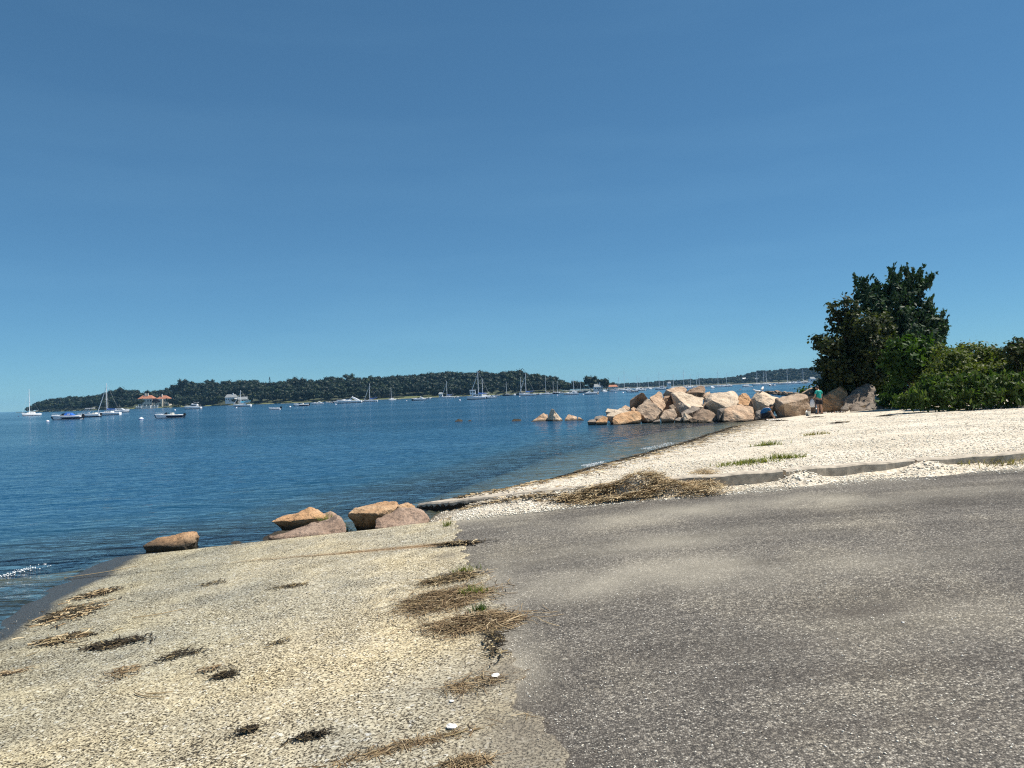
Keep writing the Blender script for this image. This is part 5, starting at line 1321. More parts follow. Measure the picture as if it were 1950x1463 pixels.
# ------------------------------------------------------------------ near trees and thicket
def clump_leaves(clumps, n_per_m3, leaf, aspect, g, upness=.0, shell=.55):
    """clumps: (center, (rx,ry,rz)) -> leaf quads lying mostly in the outer shell, in sub-bunches"""
    P = []; Nn = []
    for c, r in clumps:
        vol = r[0] * r[1] * r[2] * 4.19
        nb = max(6, int(vol * n_per_m3 / 16))
        d = g.normal(size=(nb, 3)); d /= np.linalg.norm(d, axis=1)[:, None]
        rad = g.uniform(shell ** 3, 1.0, size=(nb, 1)) ** (1 / 3.)
        cc = np.array(c) + d * rad * np.array(r)
        k = 16
        pts = np.repeat(cc, k, 0) + g.normal(size=(nb * k, 3)) * np.array([.16, .16, .13])
        nn = np.repeat(d, k, 0) + g.normal(size=(nb * k, 3)) * .8 + np.array([0, 0, .5])
        P.append(pts); Nn.append(nn / np.linalg.norm(nn, axis=1)[:, None])
    P = np.vstack(P); Nn = np.vstack(Nn)
    up = None
    if upness:
        up = g.normal(size=P.shape) * (1 - upness) + np.array([0, 0, upness * 1.6])
    return leaf_quads(P, Nn, leaf * g.uniform(.65, 1.35, size=len(P)), g, aspect, up)
def px_clumps(lst, D0):
    out = []
    for e in lst:
        px, py, rp, dy = e[:4]
        D = D0 + dy; c = at_depth(px, py, D); r = rp * D / F
        ez = e[4] if len(e) > 4 else .85
        out.append((c, (r, r, r * ez)))
    return out
def near_plant(name, base, clumps, dens, leaf, aspect, mat, label, cat, seed, trunk_r=.12, upness=0, core='leaf', part='crown', branches=True, extra=None):
    g = np.random.default_rng(seed)
    o = empty(name, base)
    v, f = clump_leaves([((c[0] - base[0], c[1] - base[1], c[2] - base[2]), r) for c, r in clumps], dens, leaf, aspect, g, upness)
    if extra is not None:
        v2, f2 = extra(g); f = np.vstack([f, f2 + len(v)]); v = np.vstack([v, v2])
    link(part, npmesh(part, v, f), M[mat], o)
    mb = MB()
    top = max(c.z for c, r in clumps) - base[2]
    fork = Vector((0, 0, top * .28))
    mb.tube([(0, 0, -.6), (.03, 0, top * .12), fork], [trunk_r * 1.3, trunk_r, trunk_r * .85], 8)
    for c, r in clumps:
        e = Vector((c.x - base[0], c.y - base[1], c.z - base[2]))
        mid = fork.lerp(e, .5) + Vector((g.normal() * .1, g.normal() * .1, .12 * e.length * .3))
        mb.tube([fork * .9, mid, e], [trunk_r * .55, trunk_r * .3, trunk_r * .1], 5)
        for k in range(5):
            d = g.normal(size=3); d /= np.linalg.norm(d)
            q = e + Vector((d[0] * r[0] * .9, d[1] * r[1] * .9, abs(d[2]) * r[2] * .9)); mb.tube([mid.lerp(e, .6), mid.lerp(e, .6).lerp(q, .6) + Vector((0, 0, .05)), q], [trunk_r * .18, trunk_r * .1, .008], 4)
    mb.build('trunk' if cat == 'tree' else 'stems', M['bark'], o, True)
    T(o, label, cat); return o
DA = 51
near_plant('maple_tree', Vector((at_depth(1640, 790, DA).x, DA, .7)),
    px_clumps([(1578, 655, 26, -.5), (1600, 615, 26, 0), (1620, 590, 18, 0), (1592, 690, 30, -.3), (1590, 725, 30, .3), (1640, 620, 32, -.6), (1655, 660, 34, -.8), (1625, 660, 34, .6), (1620, 705, 34, -.4), (1680, 620, 24, .4), (1575, 745, 24, .4), (1610, 745, 26, 0), (1650, 720, 28, 0), (1562, 695, 14, 0), (1560, 650, 13, -.3), (1587, 585, 12, 0), (1612, 572, 11, 0), (1690, 660, 26, -.2)], DA),
    340, .20, 1.15, 'leaf_dark', 'dark broad-leaved tree at the end of the boulders', 'tree', 21, .16)
def sprays(clumps, base, n, L0):
    def fn(g):
        P = []; Nn = []; up = []
        for c, r in clumps:
            for k in range(n):
                a = g.uniform(0, 6.28); s = Vector((c.x - base[0] + math.cos(a) * r[0] * .75, c.y - base[1] + math.sin(a) * r[1] * .75, c.z - base[2] + r[2] * g.uniform(.1, .8)))
                d = Vector((math.cos(a) * .4 + g.normal() * .15 + .12, math.sin(a) * .4, 1.0)).normalized(); L = L0 * g.uniform(.5, 1.2)
                for j in range(26):
                    t = g.uniform(0, 1); q = s + d * (L * t); P.append((q.x + g.normal() * .05, q.y + g.normal() * .05, q.z)); 
                    w = Vector((g.normal(), g.normal(), g.normal() * .3)).normalized(); Nn.append(w[:]); u = (d + Vector((g.normal(), g.normal(), g.normal())) * .5).normalized(); up.append(u[:])
        P = np.array(P); Nn = np.array(Nn); up = np.array(up)
        return leaf_quads(P, Nn, np.full(len(P), .13) * g.uniform(.7, 1.3, size=len(P)), g, 2.2, up)
    return fn
DB = 54
bB = Vector((at_depth(1700, 790, DB).x, DB, .8))
cB = px_clumps([(1650, 575, 22, 0), (1672, 585, 28, -.4), (1700, 560, 28, 0), (1705, 590, 30, -.5), (1735, 565, 24, .2), (1745, 600, 30, 0), (1722, 630, 34, -.5), (1770, 620, 24, 0), (1785, 635, 15, 0), (1690, 640, 30, 0), (1755, 645, 30, -.3), (1780, 650, 20, .2), (1740, 540, 13, 0), (1710, 535, 14, 0), (1640, 550, 10, 0), (1660, 560, 12, .2), (1762, 545, 10, 0), (1740, 690, 36, 0), (1700, 700, 36, 0)], DB)
near_plant('locust_tree', bB, cB, 240, .17, 1.9, 'leaf_blue', 'tall bluish tree with upright leafy sprays behind the dark one', 'tree', 22, .17, .35, extra=sprays(cB[:13] + cB[12:17], bB, 11, .85))
DC = 52.0
near_plant('shrub', Vector((at_depth(1690, 780, DC).x, DC, .6)), px_clumps([(1650, 695, 22, 0), (1680, 690, 30, 0), (1705, 685, 26, .2), (1640, 715, 22, 0), (1670, 720, 30, -.3), (1700, 725, 30, 0), (1620, 735, 20, 0), (1600, 742, 14, -.2), (1578, 743, 10, 0), (1545, 748, 10, .6), (1530, 747, 7, 1.0), (1650, 735, 20, 0), (1695, 750, 24, 0), (1590, 735, 12, .4)], DC),
    620, .14, 1.2, 'leaf_green', 'bright green leafy shrub overhanging the boulders', 'shrub', 23, .06)
DD = 46
bD = Vector((at_depth(1738, 775, DD).x, DD, .7)); cD = px_clumps([(1715, 668, 22, 0), (1745, 665, 26, .2), (1770, 680, 26, 0), (1735, 690, 28, -.4), (1700, 690, 20, 0), (1760, 705, 26, 0), (1785, 695, 18, .3), (1720, 715, 20, .4), (1725, 740, 22, 2.0), (1755, 735, 24, 1.5), (1705, 755, 16, 2.4), (1735, 760, 16, 1.8), (1690, 768, 11, 1.5), (1708, 774, 9, .8), (1728, 774, 11, .2), (1748, 772, 12, -.4)], DD)  # lowest leaf clumps are added to bring dark shade over the sand at the foot
near_plant('sumac_shrub', bD, cD, 330, .19, 2.2, 'leaf_green', 'feathery sumac-like shrub with a bare stem right of the bright shrub', 'shrub', 24, .07, .2, extra=sprays(cD, bD, 7, .5))
hedge = [(1800, 700, 30, 0), (1820, 690, 28, 0), (1850, 680, 30, 1), (1880, 685, 30, 1), (1905, 685, 28, 1), (1800, 735, 34, -1), (1840, 725, 36, -1), (1880, 725, 36, -1), (1920, 720, 36, -1), (1945, 690, 30, 0), (1975, 690, 36, 0), (1960, 730, 40, -1), (1830, 672, 18, 1), (1865, 668, 16, 1), (1790, 670, 16, 1), (2010, 700, 44, 0), (2040, 730, 44, -1), (1770, 740, 30, -.5)]
DE = 43
near_plant('thicket', Vector((at_depth(1880, 770, DE).x, DE, .8)), px_clumps(hedge, DE), 520, .125, 1.5, 'leaf_hedge', 'wide yellow-green thicket filling the right edge', 'thicket', 25, .06, .25)
near_plant('bayberry_bush', Vector((at_depth(1945, 760, 41).x, 41, .9)), px_clumps([(1925, 668, 20, 0), (1945, 660, 18, 0), (1965, 665, 24, 0), (1940, 690, 20, .3)], 41), 380, .2, 1.2, 'leaf_dark', 'darker rounded bush rising at the right edge of the thicket', 'shrub', 26, .05)
low = [(1760, 757, 22, 0), (1790, 748, 26, 0), (1820, 742, 26, 0), (1855, 740, 28, 0), (1885, 738, 28, 0), (1915, 738, 26, 0), (1945, 740, 26, 0), (1975, 735, 28, 0), (1775, 735, 16, .4), (1740, 765, 13, 0), (1715, 768, 9, .5), (1800, 765, 14, -.5), (1845, 762, 16, -.5), (1890, 758, 16, -.5), (1935, 756, 16, -.5)] + [(1762 + 19 * k, 770 - k * .95, 12, -.3) for k in range(11)]
DL = 39.5
bL = Vector((at_depth(1850, 775, DL).x, DL, .7)); cL = px_clumps(low, DL)
near_plant('low_bush', bL, cL, 620, .115, 2.4, 'leaf_low', 'low soft dark green bush along the foot of the thicket', 'bush', 27, .03, .5, extra=sprays(cL, bL, 10, .35))
# dead twigs on the tall tree

# ------------------------------------------------------------------ people
def skin_mesh(name, verts, edges, root=0, sub=2):
    """verts (x,y,z,r[,r2]) grown with a Skin modifier, baked to a mesh"""
    me = bpy.data.meshes.new(name); me.from_pydata([v[:3] for v in verts], edges, [])
    o = bpy.data.objects.new(name, me); col.objects.link(o)
    o.modifiers.new('s', 'SKIN'); 
    sk = me.skin_vertices[0].data
    for i, v in enumerate(verts):
        sk[i].radius = (v[3], v[4] if len(v) > 4 else v[3]); sk[i].use_root = (i == root)
    sb = o.modifiers.new('b', 'SUBSURF'); sb.levels = sub; sb.render_levels = sub
    dg = bpy.context.evaluated_depsgraph_get()
    nm = bpy.data.meshes.new_from_object(o.evaluated_get(dg)); nm.name = name
    bpy.data.objects.remove(o); smooth(nm)
    return nm
M['skin'] = plain('skin', (.42, .25, .17), .55, vary=.06, scale=30)
M['teal'] = plain('teal_cotton', (.012, .33, .29), .85, vary=.15, scale=9)
M['blueshirt'] = plain('blue_cotton', (.015, .12, .28), .85, vary=.15, scale=9)
M['darkcloth'] = plain('dark_navy_cloth', (.012, .014, .022), .85)
M['hair'] = plain('dark_hair', (.010, .008, .007), .6, vary=.3, scale=60)
M['bag'] = plain('white_plastic_bag', (.72, .72, .73), .4, vary=.06, scale=12)
def hand_chains(V, E, wrist_i, wrist, d, side, curl):
    """palm and five separate fingers growing from the wrist along d"""
    d = Vector(d).normalized(); side = Vector(side).normalized(); n = d.cross(side).normalized(); w = Vector(wrist)
    V.append((*(w + d * .045), .034, .017)); p0 = len(V) - 1; E.append((wrist_i, p0))
    V.append((*(w + d * .085), .038, .015)); p1 = len(V) - 1; E.append((p0, p1))
    for k, (off, L) in enumerate([(-.030, .062), (-.010, .072), (.011, .068), (.031, .052)]):
        a = w + d * .092 + side * off; b = a + d * L * .5 + n * curl * .3 * L; c = b + d * L * .4 + n * curl * .7 * L
        for q, r in ((a, .0095), (b, .0085), (c, .007)):
            V.append((*q, r)); 
        i = len(V); E += [(p1, i - 3), (i - 3, i - 2), (i - 2, i - 1)]
    a = w + d * .05 - side * .034; b = a + d * .03 - side * .02; c = b + d * .026 + n * curl * .01
    for q, r in ((a, .011), (b, .0095), (c, .008)): V.append((*q, r))
    i = len(V); E += [(p0, i - 3), (i - 3, i - 2), (i - 2, i - 1)]
def head_mesh(name, scale=1.0):
    """face towards +y, origin at the base of the skull"""
    bm = bmesh.new(); bmesh.ops.create_icosphere(bm, subdivisions=4, radius=1)
    for v in bm.verts:
        x, y, z = v.co
        w = 1 - .22 * max(0, -z) ** 1.3
        px, py, pz = x * .077 * w, y * .098 * (1 - .10 * max(0, -z)), z * .118 + .10
        if y > .4:
            nose = math.exp(-(x / .16) ** 2 - ((z + .12) / .22) ** 2); py += .024 * nose
            for s in (-1, 1): py -= .011 * math.exp(-((x - s * .36) / .17) ** 2 - ((z - .05) / .12) ** 2)
            py -= .006 * math.exp(-(x / .3) ** 2 - ((z + .46) / .05) ** 2); py += .006 * math.exp(-(x / .25) ** 2 - ((z + .38) / .06) ** 2) + .010 * math.exp(-(x / .3) ** 2 - ((z + .78) / .15) ** 2)
        for s in (-1, 1):
            e = math.exp(-((y + .05) / .16) ** 2 - ((z + .02) / .22) ** 2) if s * x > .7 else 0; px += s * .018 * e
        v.co = Vector((px, py, pz)) * scale
    me = bpy.data.meshes.new(name); bm.to_mesh(me); bm.free(); smooth(me); return me
def hair_mesh(name, bun=0.0):
    bm = bmesh.new(); bmesh.ops.create_icosphere(bm, subdivisions=4, radius=1)
    kill = [v for v in bm.verts if (v.co.y > .35 and v.co.z < .45) or v.co.z < -.55]
    bmesh.ops.delete(bm, geom=kill, context='VERTS')
    for v in bm.verts:
        x, y, z = v.co; k = 1.0 + .05 * mnoise.noise(v.co * 6)
        v.co = Vector((x * .085 * k, (y * .106 - .004) * k, z * .126 * k + .103))
    r = bmesh.ops.solidify(bm, geom=list(bm.faces), thickness=.012)
    me = bpy.data.meshes.new(name); bm.to_mesh(me); bm.free(); smooth(me); return me
def eyes(head):
    for s in (-1, 1):
        bm = bmesh.new(); bmesh.ops.create_icosphere(bm, subdivisions=2, radius=.011); me = bpy.data.meshes.new('eye'); bm.to_mesh(me); bm.free()
        e = link('eye', me, M['white'], head); e.location = (s * .028, .083, .106)

# standing person, back to the camera, looking down to the left at a bag
S = empty('person'); sp = hit(1561, 786.5); S.location = (at_depth(1561, 786.5, 46.5).x, 46.5, gz(at_depth(1561, 786.5, 46.5).x, 46.5) + .005)
S.rotation_euler = (0, 0, R(18))
V = [(0, 0, .92, .135, .11), (0, .01, 1.10, .135, .105), (0, .02, 1.28, .15, .11), (0, .03, 1.38, .10, .08), (0, .06, 1.45, .055, .055), (0, .09, 1.52, .05, .05)]
E = [(0, 1), (1, 2), (2, 3), (3, 4), (4, 5)]
for s in (-1, 1):
    n = len(V); V += [(s * .10, 0, .84, .10), (s * .115, .015, .66, .085), (s * .12, .02, .48, .062), (s * .125, -.02, .32, .062), (s * .13, -.02, .10, .042), (s * .14, .03, .045, .045, .035), (s * .155, .14, .03, .042, .025)]
    E += [(0, n), (n, n + 1), (n + 1, n + 2), (n + 2, n + 3), (n + 3, n + 4), (n + 4, n + 5), (n + 5, n + 6)]
arm = {-1: [(-.19, .03, 1.34, .062), (-.245, .02, 1.20, .05), (-.27, .04, 1.07, .042), (-.27, .16, .98, .036), (-.26, .26, .93, .026)], 1: [(.19, .03, 1.34, .062), (.235, .03, 1.2, .05), (.25, .05, 1.06, .042), (.17, .20, 1.02, .036), (.09, .29, 1.0, .026)]}
for s in (-1, 1):
    n = len(V); V += arm[s]; E += [(3, n), (n, n + 1), (n + 1, n + 2), (n + 2, n + 3), (n + 3, n + 4)]
    d = Vector(arm[s][4][:3]) - Vector(arm[s][3][:3]); hand_chains(V, E, n + 4, arm[s][4][:3], d + Vector((0, 0, -.05)), (0, 0, 1) if s > 0 else (0, 0, -1), .8)
b_ = link('body', skin_mesh('body', V, E), M['skin'], S)
sv = [(0, 0, .90, .165, .135), (0, .005, 1.0, .168, .135), (0, .01, 1.14, .165, .128), (0, .02, 1.29, .178, .13), (0, .03, 1.38, .125, .10), (-.19, .03, 1.345, .078), (-.245, .02, 1.20, .070), (.19, .03, 1.345, .078), (.235, .03, 1.20, .070)]
link('shirt', skin_mesh('shirt', sv, [(0, 1), (1, 2), (2, 3), (3, 4), (4, 5), (5, 6), (4, 7), (7, 8)]), M['teal'], S)
sv = [(0, 0, .93, .158, .128)]; se = []
for s in (-1, 1):
    n = len(sv); sv += [(s * .10, 0, .82, .118), (s * .115, .01, .68, .112), (s * .12, .015, .56, .108)]; se += [(0, n), (n, n + 1), (n + 1, n + 2)]
link('shorts', skin_mesh('shorts', sv, se), M['darkcloth'], S)
h = link('head', head_mesh('head'), M['skin'], S); h.location = (0, .085, 1.50); h.rotation_euler = (R(-22), 0, R(35)); eyes(h)
link('hair', hair_mesh('hair'), M['hair'], h)
for s in (-1, 1):
    sh = MB(); rings = [[(s * .15 + .05 * math.cos(a) * (1 if y < .1 else .9), y, max(0, .035 * math.sin(a)) + .006 if math.sin(a) > 0 else 0.0) for a in [k * math.pi / 4 for k in range(8)]] for y in (-.06, 0, .1, .19)]
    sh.loft(rings).build('shoe', M['darkcloth'], S, True)
T(S, 'person in a teal shirt and dark shorts standing with back turned at the boulders', 'person')

# crouching person in blue
C = empty('person'); cx = at_depth(1458, 797, 44.2).x; C.location = (cx, 44.2, gz(cx, 44.2) + .005); C.rotation_euler = (0, 0, R(-8))
# local: facing +x
V = [(-.17, 0, .30, .13, .15), (-.10, 0, .46, .125, .14), (.02, 0, .60, .135, .15), (.13, 0, .69, .11, .11), (.20, 0, .73, .055), (.26, 0, .75, .05)]
E = [(0, 1), (1, 2), (2, 3), (3, 4), (4, 5)]
for s in (-1, 1):
    n = len(V); V += [(-.13, s * .10, .28, .10), (.08, s * .16, .38, .08), (.24, s * .18, .44, .065), (.14, s * .165, .26, .058), (.03, s * .15, .09, .042), (.05, s * .15, .04, .042, .035), (.16, s * .16, .03, .042, .025)]
    E += [(0, n), (n, n + 1), (n + 1, n + 2), (n + 2, n + 3), (n + 3, n + 4), (n + 4, n + 5), (n + 5, n + 6)]
for s in (-1, 1):
    n = len(V); A = [(.16, s * .18, .66, .06), (.27, s * .22, .50, .048), (.33, s * .22, .38, .042), (.42, s * .18, .24, .036), (.48, s * .15, .13, .026)]
    V += A; E += [(3, n), (n, n + 1), (n + 1, n + 2), (n + 2, n + 3), (n + 3, n + 4)]
    hand_chains(V, E, n + 4, A[4][:3], (.5, -s * .1, -.75), (0, s, 0), -.8)
link('body', skin_mesh('body', V, E), M['skin'], C)
link('shirt', skin_mesh('shirt', [(-.21, 0, .32, .15, .175), (-.12, 0, .46, .155, .17), (.0, 0, .60, .16, .175), (.12, 0, .69, .135, .14), (.16, -.18, .665, .076), (.25, -.22, .54, .066), (.16, .18, .665, .076), (.25, .22, .54, .066)], [(0, 1), (1, 2), (2, 3), (3, 4), (4, 5), (3, 6), (6, 7)]), M['blueshirt'], C)
sv = [(-.16, 0, .28, .145, .16)]; se = []
for s in (-1, 1):
    n = len(sv); sv += [(-.13, s * .10, .27, .115), (.08, s * .16, .38, .095), (.24, s * .18, .445, .080), (.15, s * .165, .27, .070), (.05, s * .15, .12, .058)]; se += [(0, n), (n, n + 1), (n + 1, n + 2), (n + 2, n + 3), (n + 3, n + 4)]
link('trousers', skin_mesh('trousers', sv, se), M['darkcloth'], C)
h = link('head', head_mesh('head'), M['skin'], C); h.location = (.25, 0, .74); h.rotation_euler = (R(-52), 0, R(-90)); eyes(h)
link('hair', hair_mesh('hair'), M['hair'], h)
for s in (-1, 1):
    rings = [[(x, s * .155 + .05 * math.cos(a), max(0, .035 * math.sin(a)) + .006 if math.sin(a) > 0 else 0.0) for a in [k * math.pi / 4 for k in range(8)]] for x in (-.03, .04, .14, .22)]
    MB().loft(rings).build('shoe', M['darkcloth'], C, True)
T(C, 'person in a blue shirt crouching over the sand by the boulders', 'person')

# bag, bucket, things on the sand, gulls
bp_ = at_depth(1550, 770, 46.3)
o = empty('carrier_bag', (bp_.x, 46.55, S.location.z + .42)); rings = []
for z, w, t in [(0, .10, .06), (.06, .15, .09), (.25, .155, .085), (.42, .11, .05), (.5, .04, .025)]:
    rings.append([(w * math.cos(a) * (1 + .1 * math.sin(5 * a + z * 9)), t * math.sin(a) * (1 + .12 * math.sin(4 * a + z * 20)), z) for a in [k * math.pi / 8 for k in range(16)]])
MB().loft(rings).build('pouch', M['bag'], o, True); MB().tube([(-.03, 0, .48), (-.01, 0, .56), (.03, 0, .48)], .008, 5).build('handle', M['bag'], o)
T(o, 'white plastic carrier bag held by the person in teal', 'bag')
q = at_depth(1539, 790, 45.6); o = empty('bucket', (q.x, 45.6, gz(q.x, 45.6) - .01))
def ring(r, z, n=18): return [(r * math.cos(2 * math.pi * k / n), r * math.sin(2 * math.pi * k / n), z) for k in range(n)]
MB().loft([ring(.12, 0), ring(.155, .29), ring(.163, .30), ring(.150, .30), ring(.115, .03)]).build('pail', M['steel'], o, True)
MB().tube([(-.155, 0, .27), (-.12, -.08, .36), (0, -.12, .42), (.12, -.08, .36), (.155, 0, .27)], .006, 5).build('handle', M['steel'], o)
T(o, 'shiny grey metal bucket on the sand left of the person in teal', 'bucket')
def heap(px, py, D, lab, mats, n, sp, cat='shell heap'):
    c = at_depth(px, py, D); z = gz(c.x, D); o = empty('shell_heap', (c.x, D, z)); g = np.random.default_rng(int(px))
    for mname, nn, part in mats:
        mb = MB()
        for k in range(nn):
            x, y = g.normal() * sp, g.normal() * sp * .5; s = g.uniform(.03, .08); zz = g.uniform(0, .05)
            a = g.uniform(0, 6.28); cs, sn = math.cos(a), math.sin(a)
            pts = [(s, 0, 0), (.2 * s, .7 * s, .2 * s), (-s, .1 * s, 0), (-.1 * s, -.7 * s, .15 * s), (0, 0, .55 * s), (0, 0, -.3 * s)]
            mb.add([(x + p[0] * cs - p[1] * sn, y + p[0] * sn + p[1] * cs, zz + p[2]) for p in pts], [(0, 1, 4), (1, 2, 4), (2, 3, 4), (3, 0, 4), (1, 0, 5), (2, 1, 5), (3, 2, 5), (0, 3, 5)])
        mb.build(part, M[mname], o)
    T(o, lab, cat)
heap(1587, 786, 46.6, 'scatter of white, red and dark shells on the sand right of the person in teal', [('whiteshell', 16, 'pale_shells'), ('roof_tile', 8, 'red_shells'), ('weedblack', 14, 'dark_weed')], 0, .32)
heap(1602, 785.5, 46.4, 'small dark weedy heap on the sand below the orange cracked boulder', [('weedblack', 16, 'dark_weed'), ('whiteshell', 5, 'pale_shells')], 0, .18)
heap(1472, 798, 43.6, 'pale shells under the hands of the crouching person', [('whiteshell', 22, 'pale_shells')], 0, .22)
def gull(px, py, D, rz, lab, tilt=0):
    p = at_depth(px, py, D); o = empty('gull', (p.x, p.y, p.z), rz, 1.0); o.rotation_euler = (0, tilt, rz)
    rings = []
    for t, r, z in [(-.24, .012, .17), (-.14, .05, .16), (0, .078, .16), (.10, .066, .185), (.155, .04, .235), (.19, .043, .27), (.225, .034, .275), (.25, .012, .268)]:
        rings.append([(t, r * math.cos(a), z + r * 1.05 * math.sin(a)) for a in [k * math.pi / 5 for k in range(10)]])
    b = MB().loft(rings).build('body', M['white'], o, True)
    MB().tube([(.245, 0, .268), (.30, 0, .258)], [.011, .004], 6).build('beak', M['granite_orange'], o)
    for s in (-1, 1):
        MB().loft([[(x, s * (w + .006), z + h2), (x, s * (w + .018), z), (x, s * (w + .004), z - h2)] for x, w, z, h2 in [(.1, .055, .19, .03), (0, .07, .18, .05), (-.16, .045, .165, .03), (-.29, .02, .16, .008)]]).build('wing', M['steel'] if False else M['alu'], o, True)
        MB().tube([(0, s * .03, .1), (.01, s * .03, 0)], .007, 5).build('leg', M['granite_orange'], o)
    T(o, lab, 'gull')
gull(1441.5, 750, 49.2, R(150), 'left gull, lower on the cream boulder edge'); gull(1452, 745.2, 49.5, R(60), 'right gull, perched on the peak of the cream boulder')

# ------------------------------------------------------------------ weed, reeds, grass, shells
def strands(name, gen, n, Lr, w, mat, kind, g, lift=.02, curv=.8, tilt=.05):
    """thin bent stalks: gen(g)->(x,y,z) foot point on the surface"""
    V = np.zeros((n * 8, 3)); Fq = []
    for i in range(n):
        x, y, z = gen(g); L = g.uniform(*Lr); a = g.uniform(0, 6.28); cv = g.normal() * curv; ww = w * g.uniform(.6, 1.4)
        up = abs(g.normal()) * tilt; zz = z + abs(g.normal()) * lift + .004
        px_, py_ = x, y
        for k in range(4):
            t = k / 3 - .5; ang = a + cv * t
            cx_ = x + math.cos(ang) * L * t; cy_ = y + math.sin(ang) * L * t; cz_ = zz + up * L * t * (1 if g else 1) + .0
            nx_, ny_ = -math.sin(ang) * ww * .5, math.cos(ang) * ww * .5
            V[i * 8 + k * 2] = (cx_ + nx_, cy_ + ny_, max(cz_, z + .002) + ww * .4); V[i * 8 + k * 2 + 1] = (cx_ - nx_, cy_ - ny_, max(cz_, z + .002))
        for k in range(3): Fq.append((i * 8 + k * 2, i * 8 + k * 2 + 1, i * 8 + k * 2 + 3, i * 8 + k * 2 + 2))
    return npmesh(name, V, np.array(Fq))
def blob_gen(px, py, rx, ry, rot=0.0, hmound=0.0):
    c = hit(px, py)
    def gen(g):
        rr_, aa_ = math.sqrt(g.random()) * g.uniform(.75, 1.05), g.uniform(0, 6.283); rr_ *= 1 + .35 * math.sin(3 * aa_ + px) * math.sin(5 * aa_ + py)
        if g.random() < .22: rr_ *= g.uniform(1.0, 2.1)
        u, v = rr_ * math.cos(aa_) * .85, rr_ * math.sin(aa_) * .85
        x = c.x + rx * u * math.cos(rot) - ry * v * math.sin(rot); y = c.y + rx * u * math.sin(rot) + ry * v * math.cos(rot)
        return x, y, surf(x, y) + hmound * math.exp(-(u * u + v * v) * 1.6) * g.uniform(.2, 1)
    return c, gen
WG = 'dried weed clumps on the ramp slab'
def weed_clump(px, py, rx, ry, rot, n, mats, lab, Lr=(.04, .16), name='seaweed_clump', h=.022, w=.010, group=WG, cat='seaweed'):
    if name == 'straw_mat': n = int(n * 1.7); w *= .55; rx *= .8; ry *= .8; h *= .35
    elif group == WG: k = .72 if px < 250 else .6; ry *= 1.5; h *= .6; rx *= k; ry *= k; n = int(n * (1.1 if px < 250 else .75)); w *= .6
    g = np.random.default_rng(int(px * 7 + py)); c, gen = blob_gen(px, py, rx, ry, R(rot), h)
    o = empty(name, c)
    for mname, frac, part in mats:
        me = strands(part, gen, max(4, int(n * frac)), Lr, w, M[mname], None, g, lift=h * .6)
        me.transform(Matrix.Translation(-c)); link(part, me, M[mname], o)['kind'] = 'stuff'
    T(o, lab, cat, group); return o
BW = [('weedblack', .55, 'dark_fronds'), ('reed', .45, 'pale_stalks')]; BK = [('weedblack', .85, 'dark_fronds'), ('weed', .15, 'pale_stalks')]; RE = [('straw', .85, 'stalks'), ('weed', .15, 'dark_fronds')]
weed_clump(135, 1170, .62, .40, 30, 420, BW, 'largest weed clump on the slab, nearest the wet edge', w=.016)
weed_clump(185, 1132, .50, .18, 35, 240, BW, 'ragged weed clump above the largest one, trailing right', w=.016)
weed_clump(118, 1220, .48, .18, 20, 260, [('weed', .6, 'dark_fronds'), ('reed', .4, 'pale_stalks')], 'brown weed clump just below the largest one at left', w=.014)
weed_clump(215, 1228, .42, .14, 15, 240, BK, 'black weed streak right of the brown clump', w=.014)
weed_clump(345, 1248, .36, .12, 15, 130, BK, 'thin black weed strands in the middle left of the slab')
weed_clump(235, 1283, .20, .17, 40, 90, RE, 'small nest of tan stalks left of centre on the slab', w=.009)
weed_clump(428, 1290, .15, .09, 20, 120, BK, 'compact black weed knot with a curled strand')
weed_clump(405, 1278, .20, .08, 10, 60, RE, 'few tan stalks above the compact black knot')
weed_clump(552, 1118, .32, .10, 5, 110, [('weed', 1, 'fronds')], 'brown weed smear far up the slab centre')
weed_clump(405, 1113, .28, .12, 15, 60, [('weed', 1, 'fronds')], 'faint brown weed wisp left of the brown smear')
weed_clump(470, 1395, .14, .05, 10, 110, BK, 'black weed bit near the bottom edge, left of two', Lr=(.03, .1))
weed_clump(592, 1407, .22, .05, 10, 170, BK, 'black weed streak near the bottom edge, right of two', Lr=(.03, .12))
weed_clump(535, 1225, .14, .07, 0, 40, [('weed', 1, 'fronds')], 'small brown weed speck in the slab middle')
weed_clump(15, 1285, .30, .06, 20, 60, RE, 'thin straw streak at the left frame edge')
SG = 'straw mats on the seam'
weed_clump(850, 1143, .66, .46, 8, 900, RE, 'upper straw mat on the seam between slab and asphalt', Lr=(.10, .34), name='straw_mat', w=.008, group=SG, cat='straw', h=.025)
weed_clump(905, 1188, .50, .36, 8, 680, RE, 'lower straw mat on the seam, next to a green sprig', Lr=(.10, .34), name='straw_mat', w=.008, group=SG, cat='straw', h=.025)
weed_clump(860, 1102, .52, .24, 18, 330, [('weed', .6, 'dark_fronds'), ('reed', .4, 'stalks')], 'dark tangled straw band above the two mats on the seam', Lr=(.08, .3), name='straw_mat', w=.008, group=SG, cat='straw')
weed_clump(872, 1037, .34, .10, -5, 130, [('weed', .7, 'dark_fronds'), ('reed', .3, 'stalks')], 'dark weed bunch where the slab joint meets the asphalt', Lr=(.08, .3), group=SG)
weed_clump(900, 1305, .34, .16, 15, 120, RE, 'loose straw scatter on the dirty patch by the seam', Lr=(.06, .22), name='straw_mat', w=.006, group=SG, cat='straw', h=.012)
weed_clump(940, 1225, .10, .34, 0, 90, [('weed', 1, 'fronds')], 'narrow brown weed line running down the seam', Lr=(.04, .14), group=SG, h=.012)
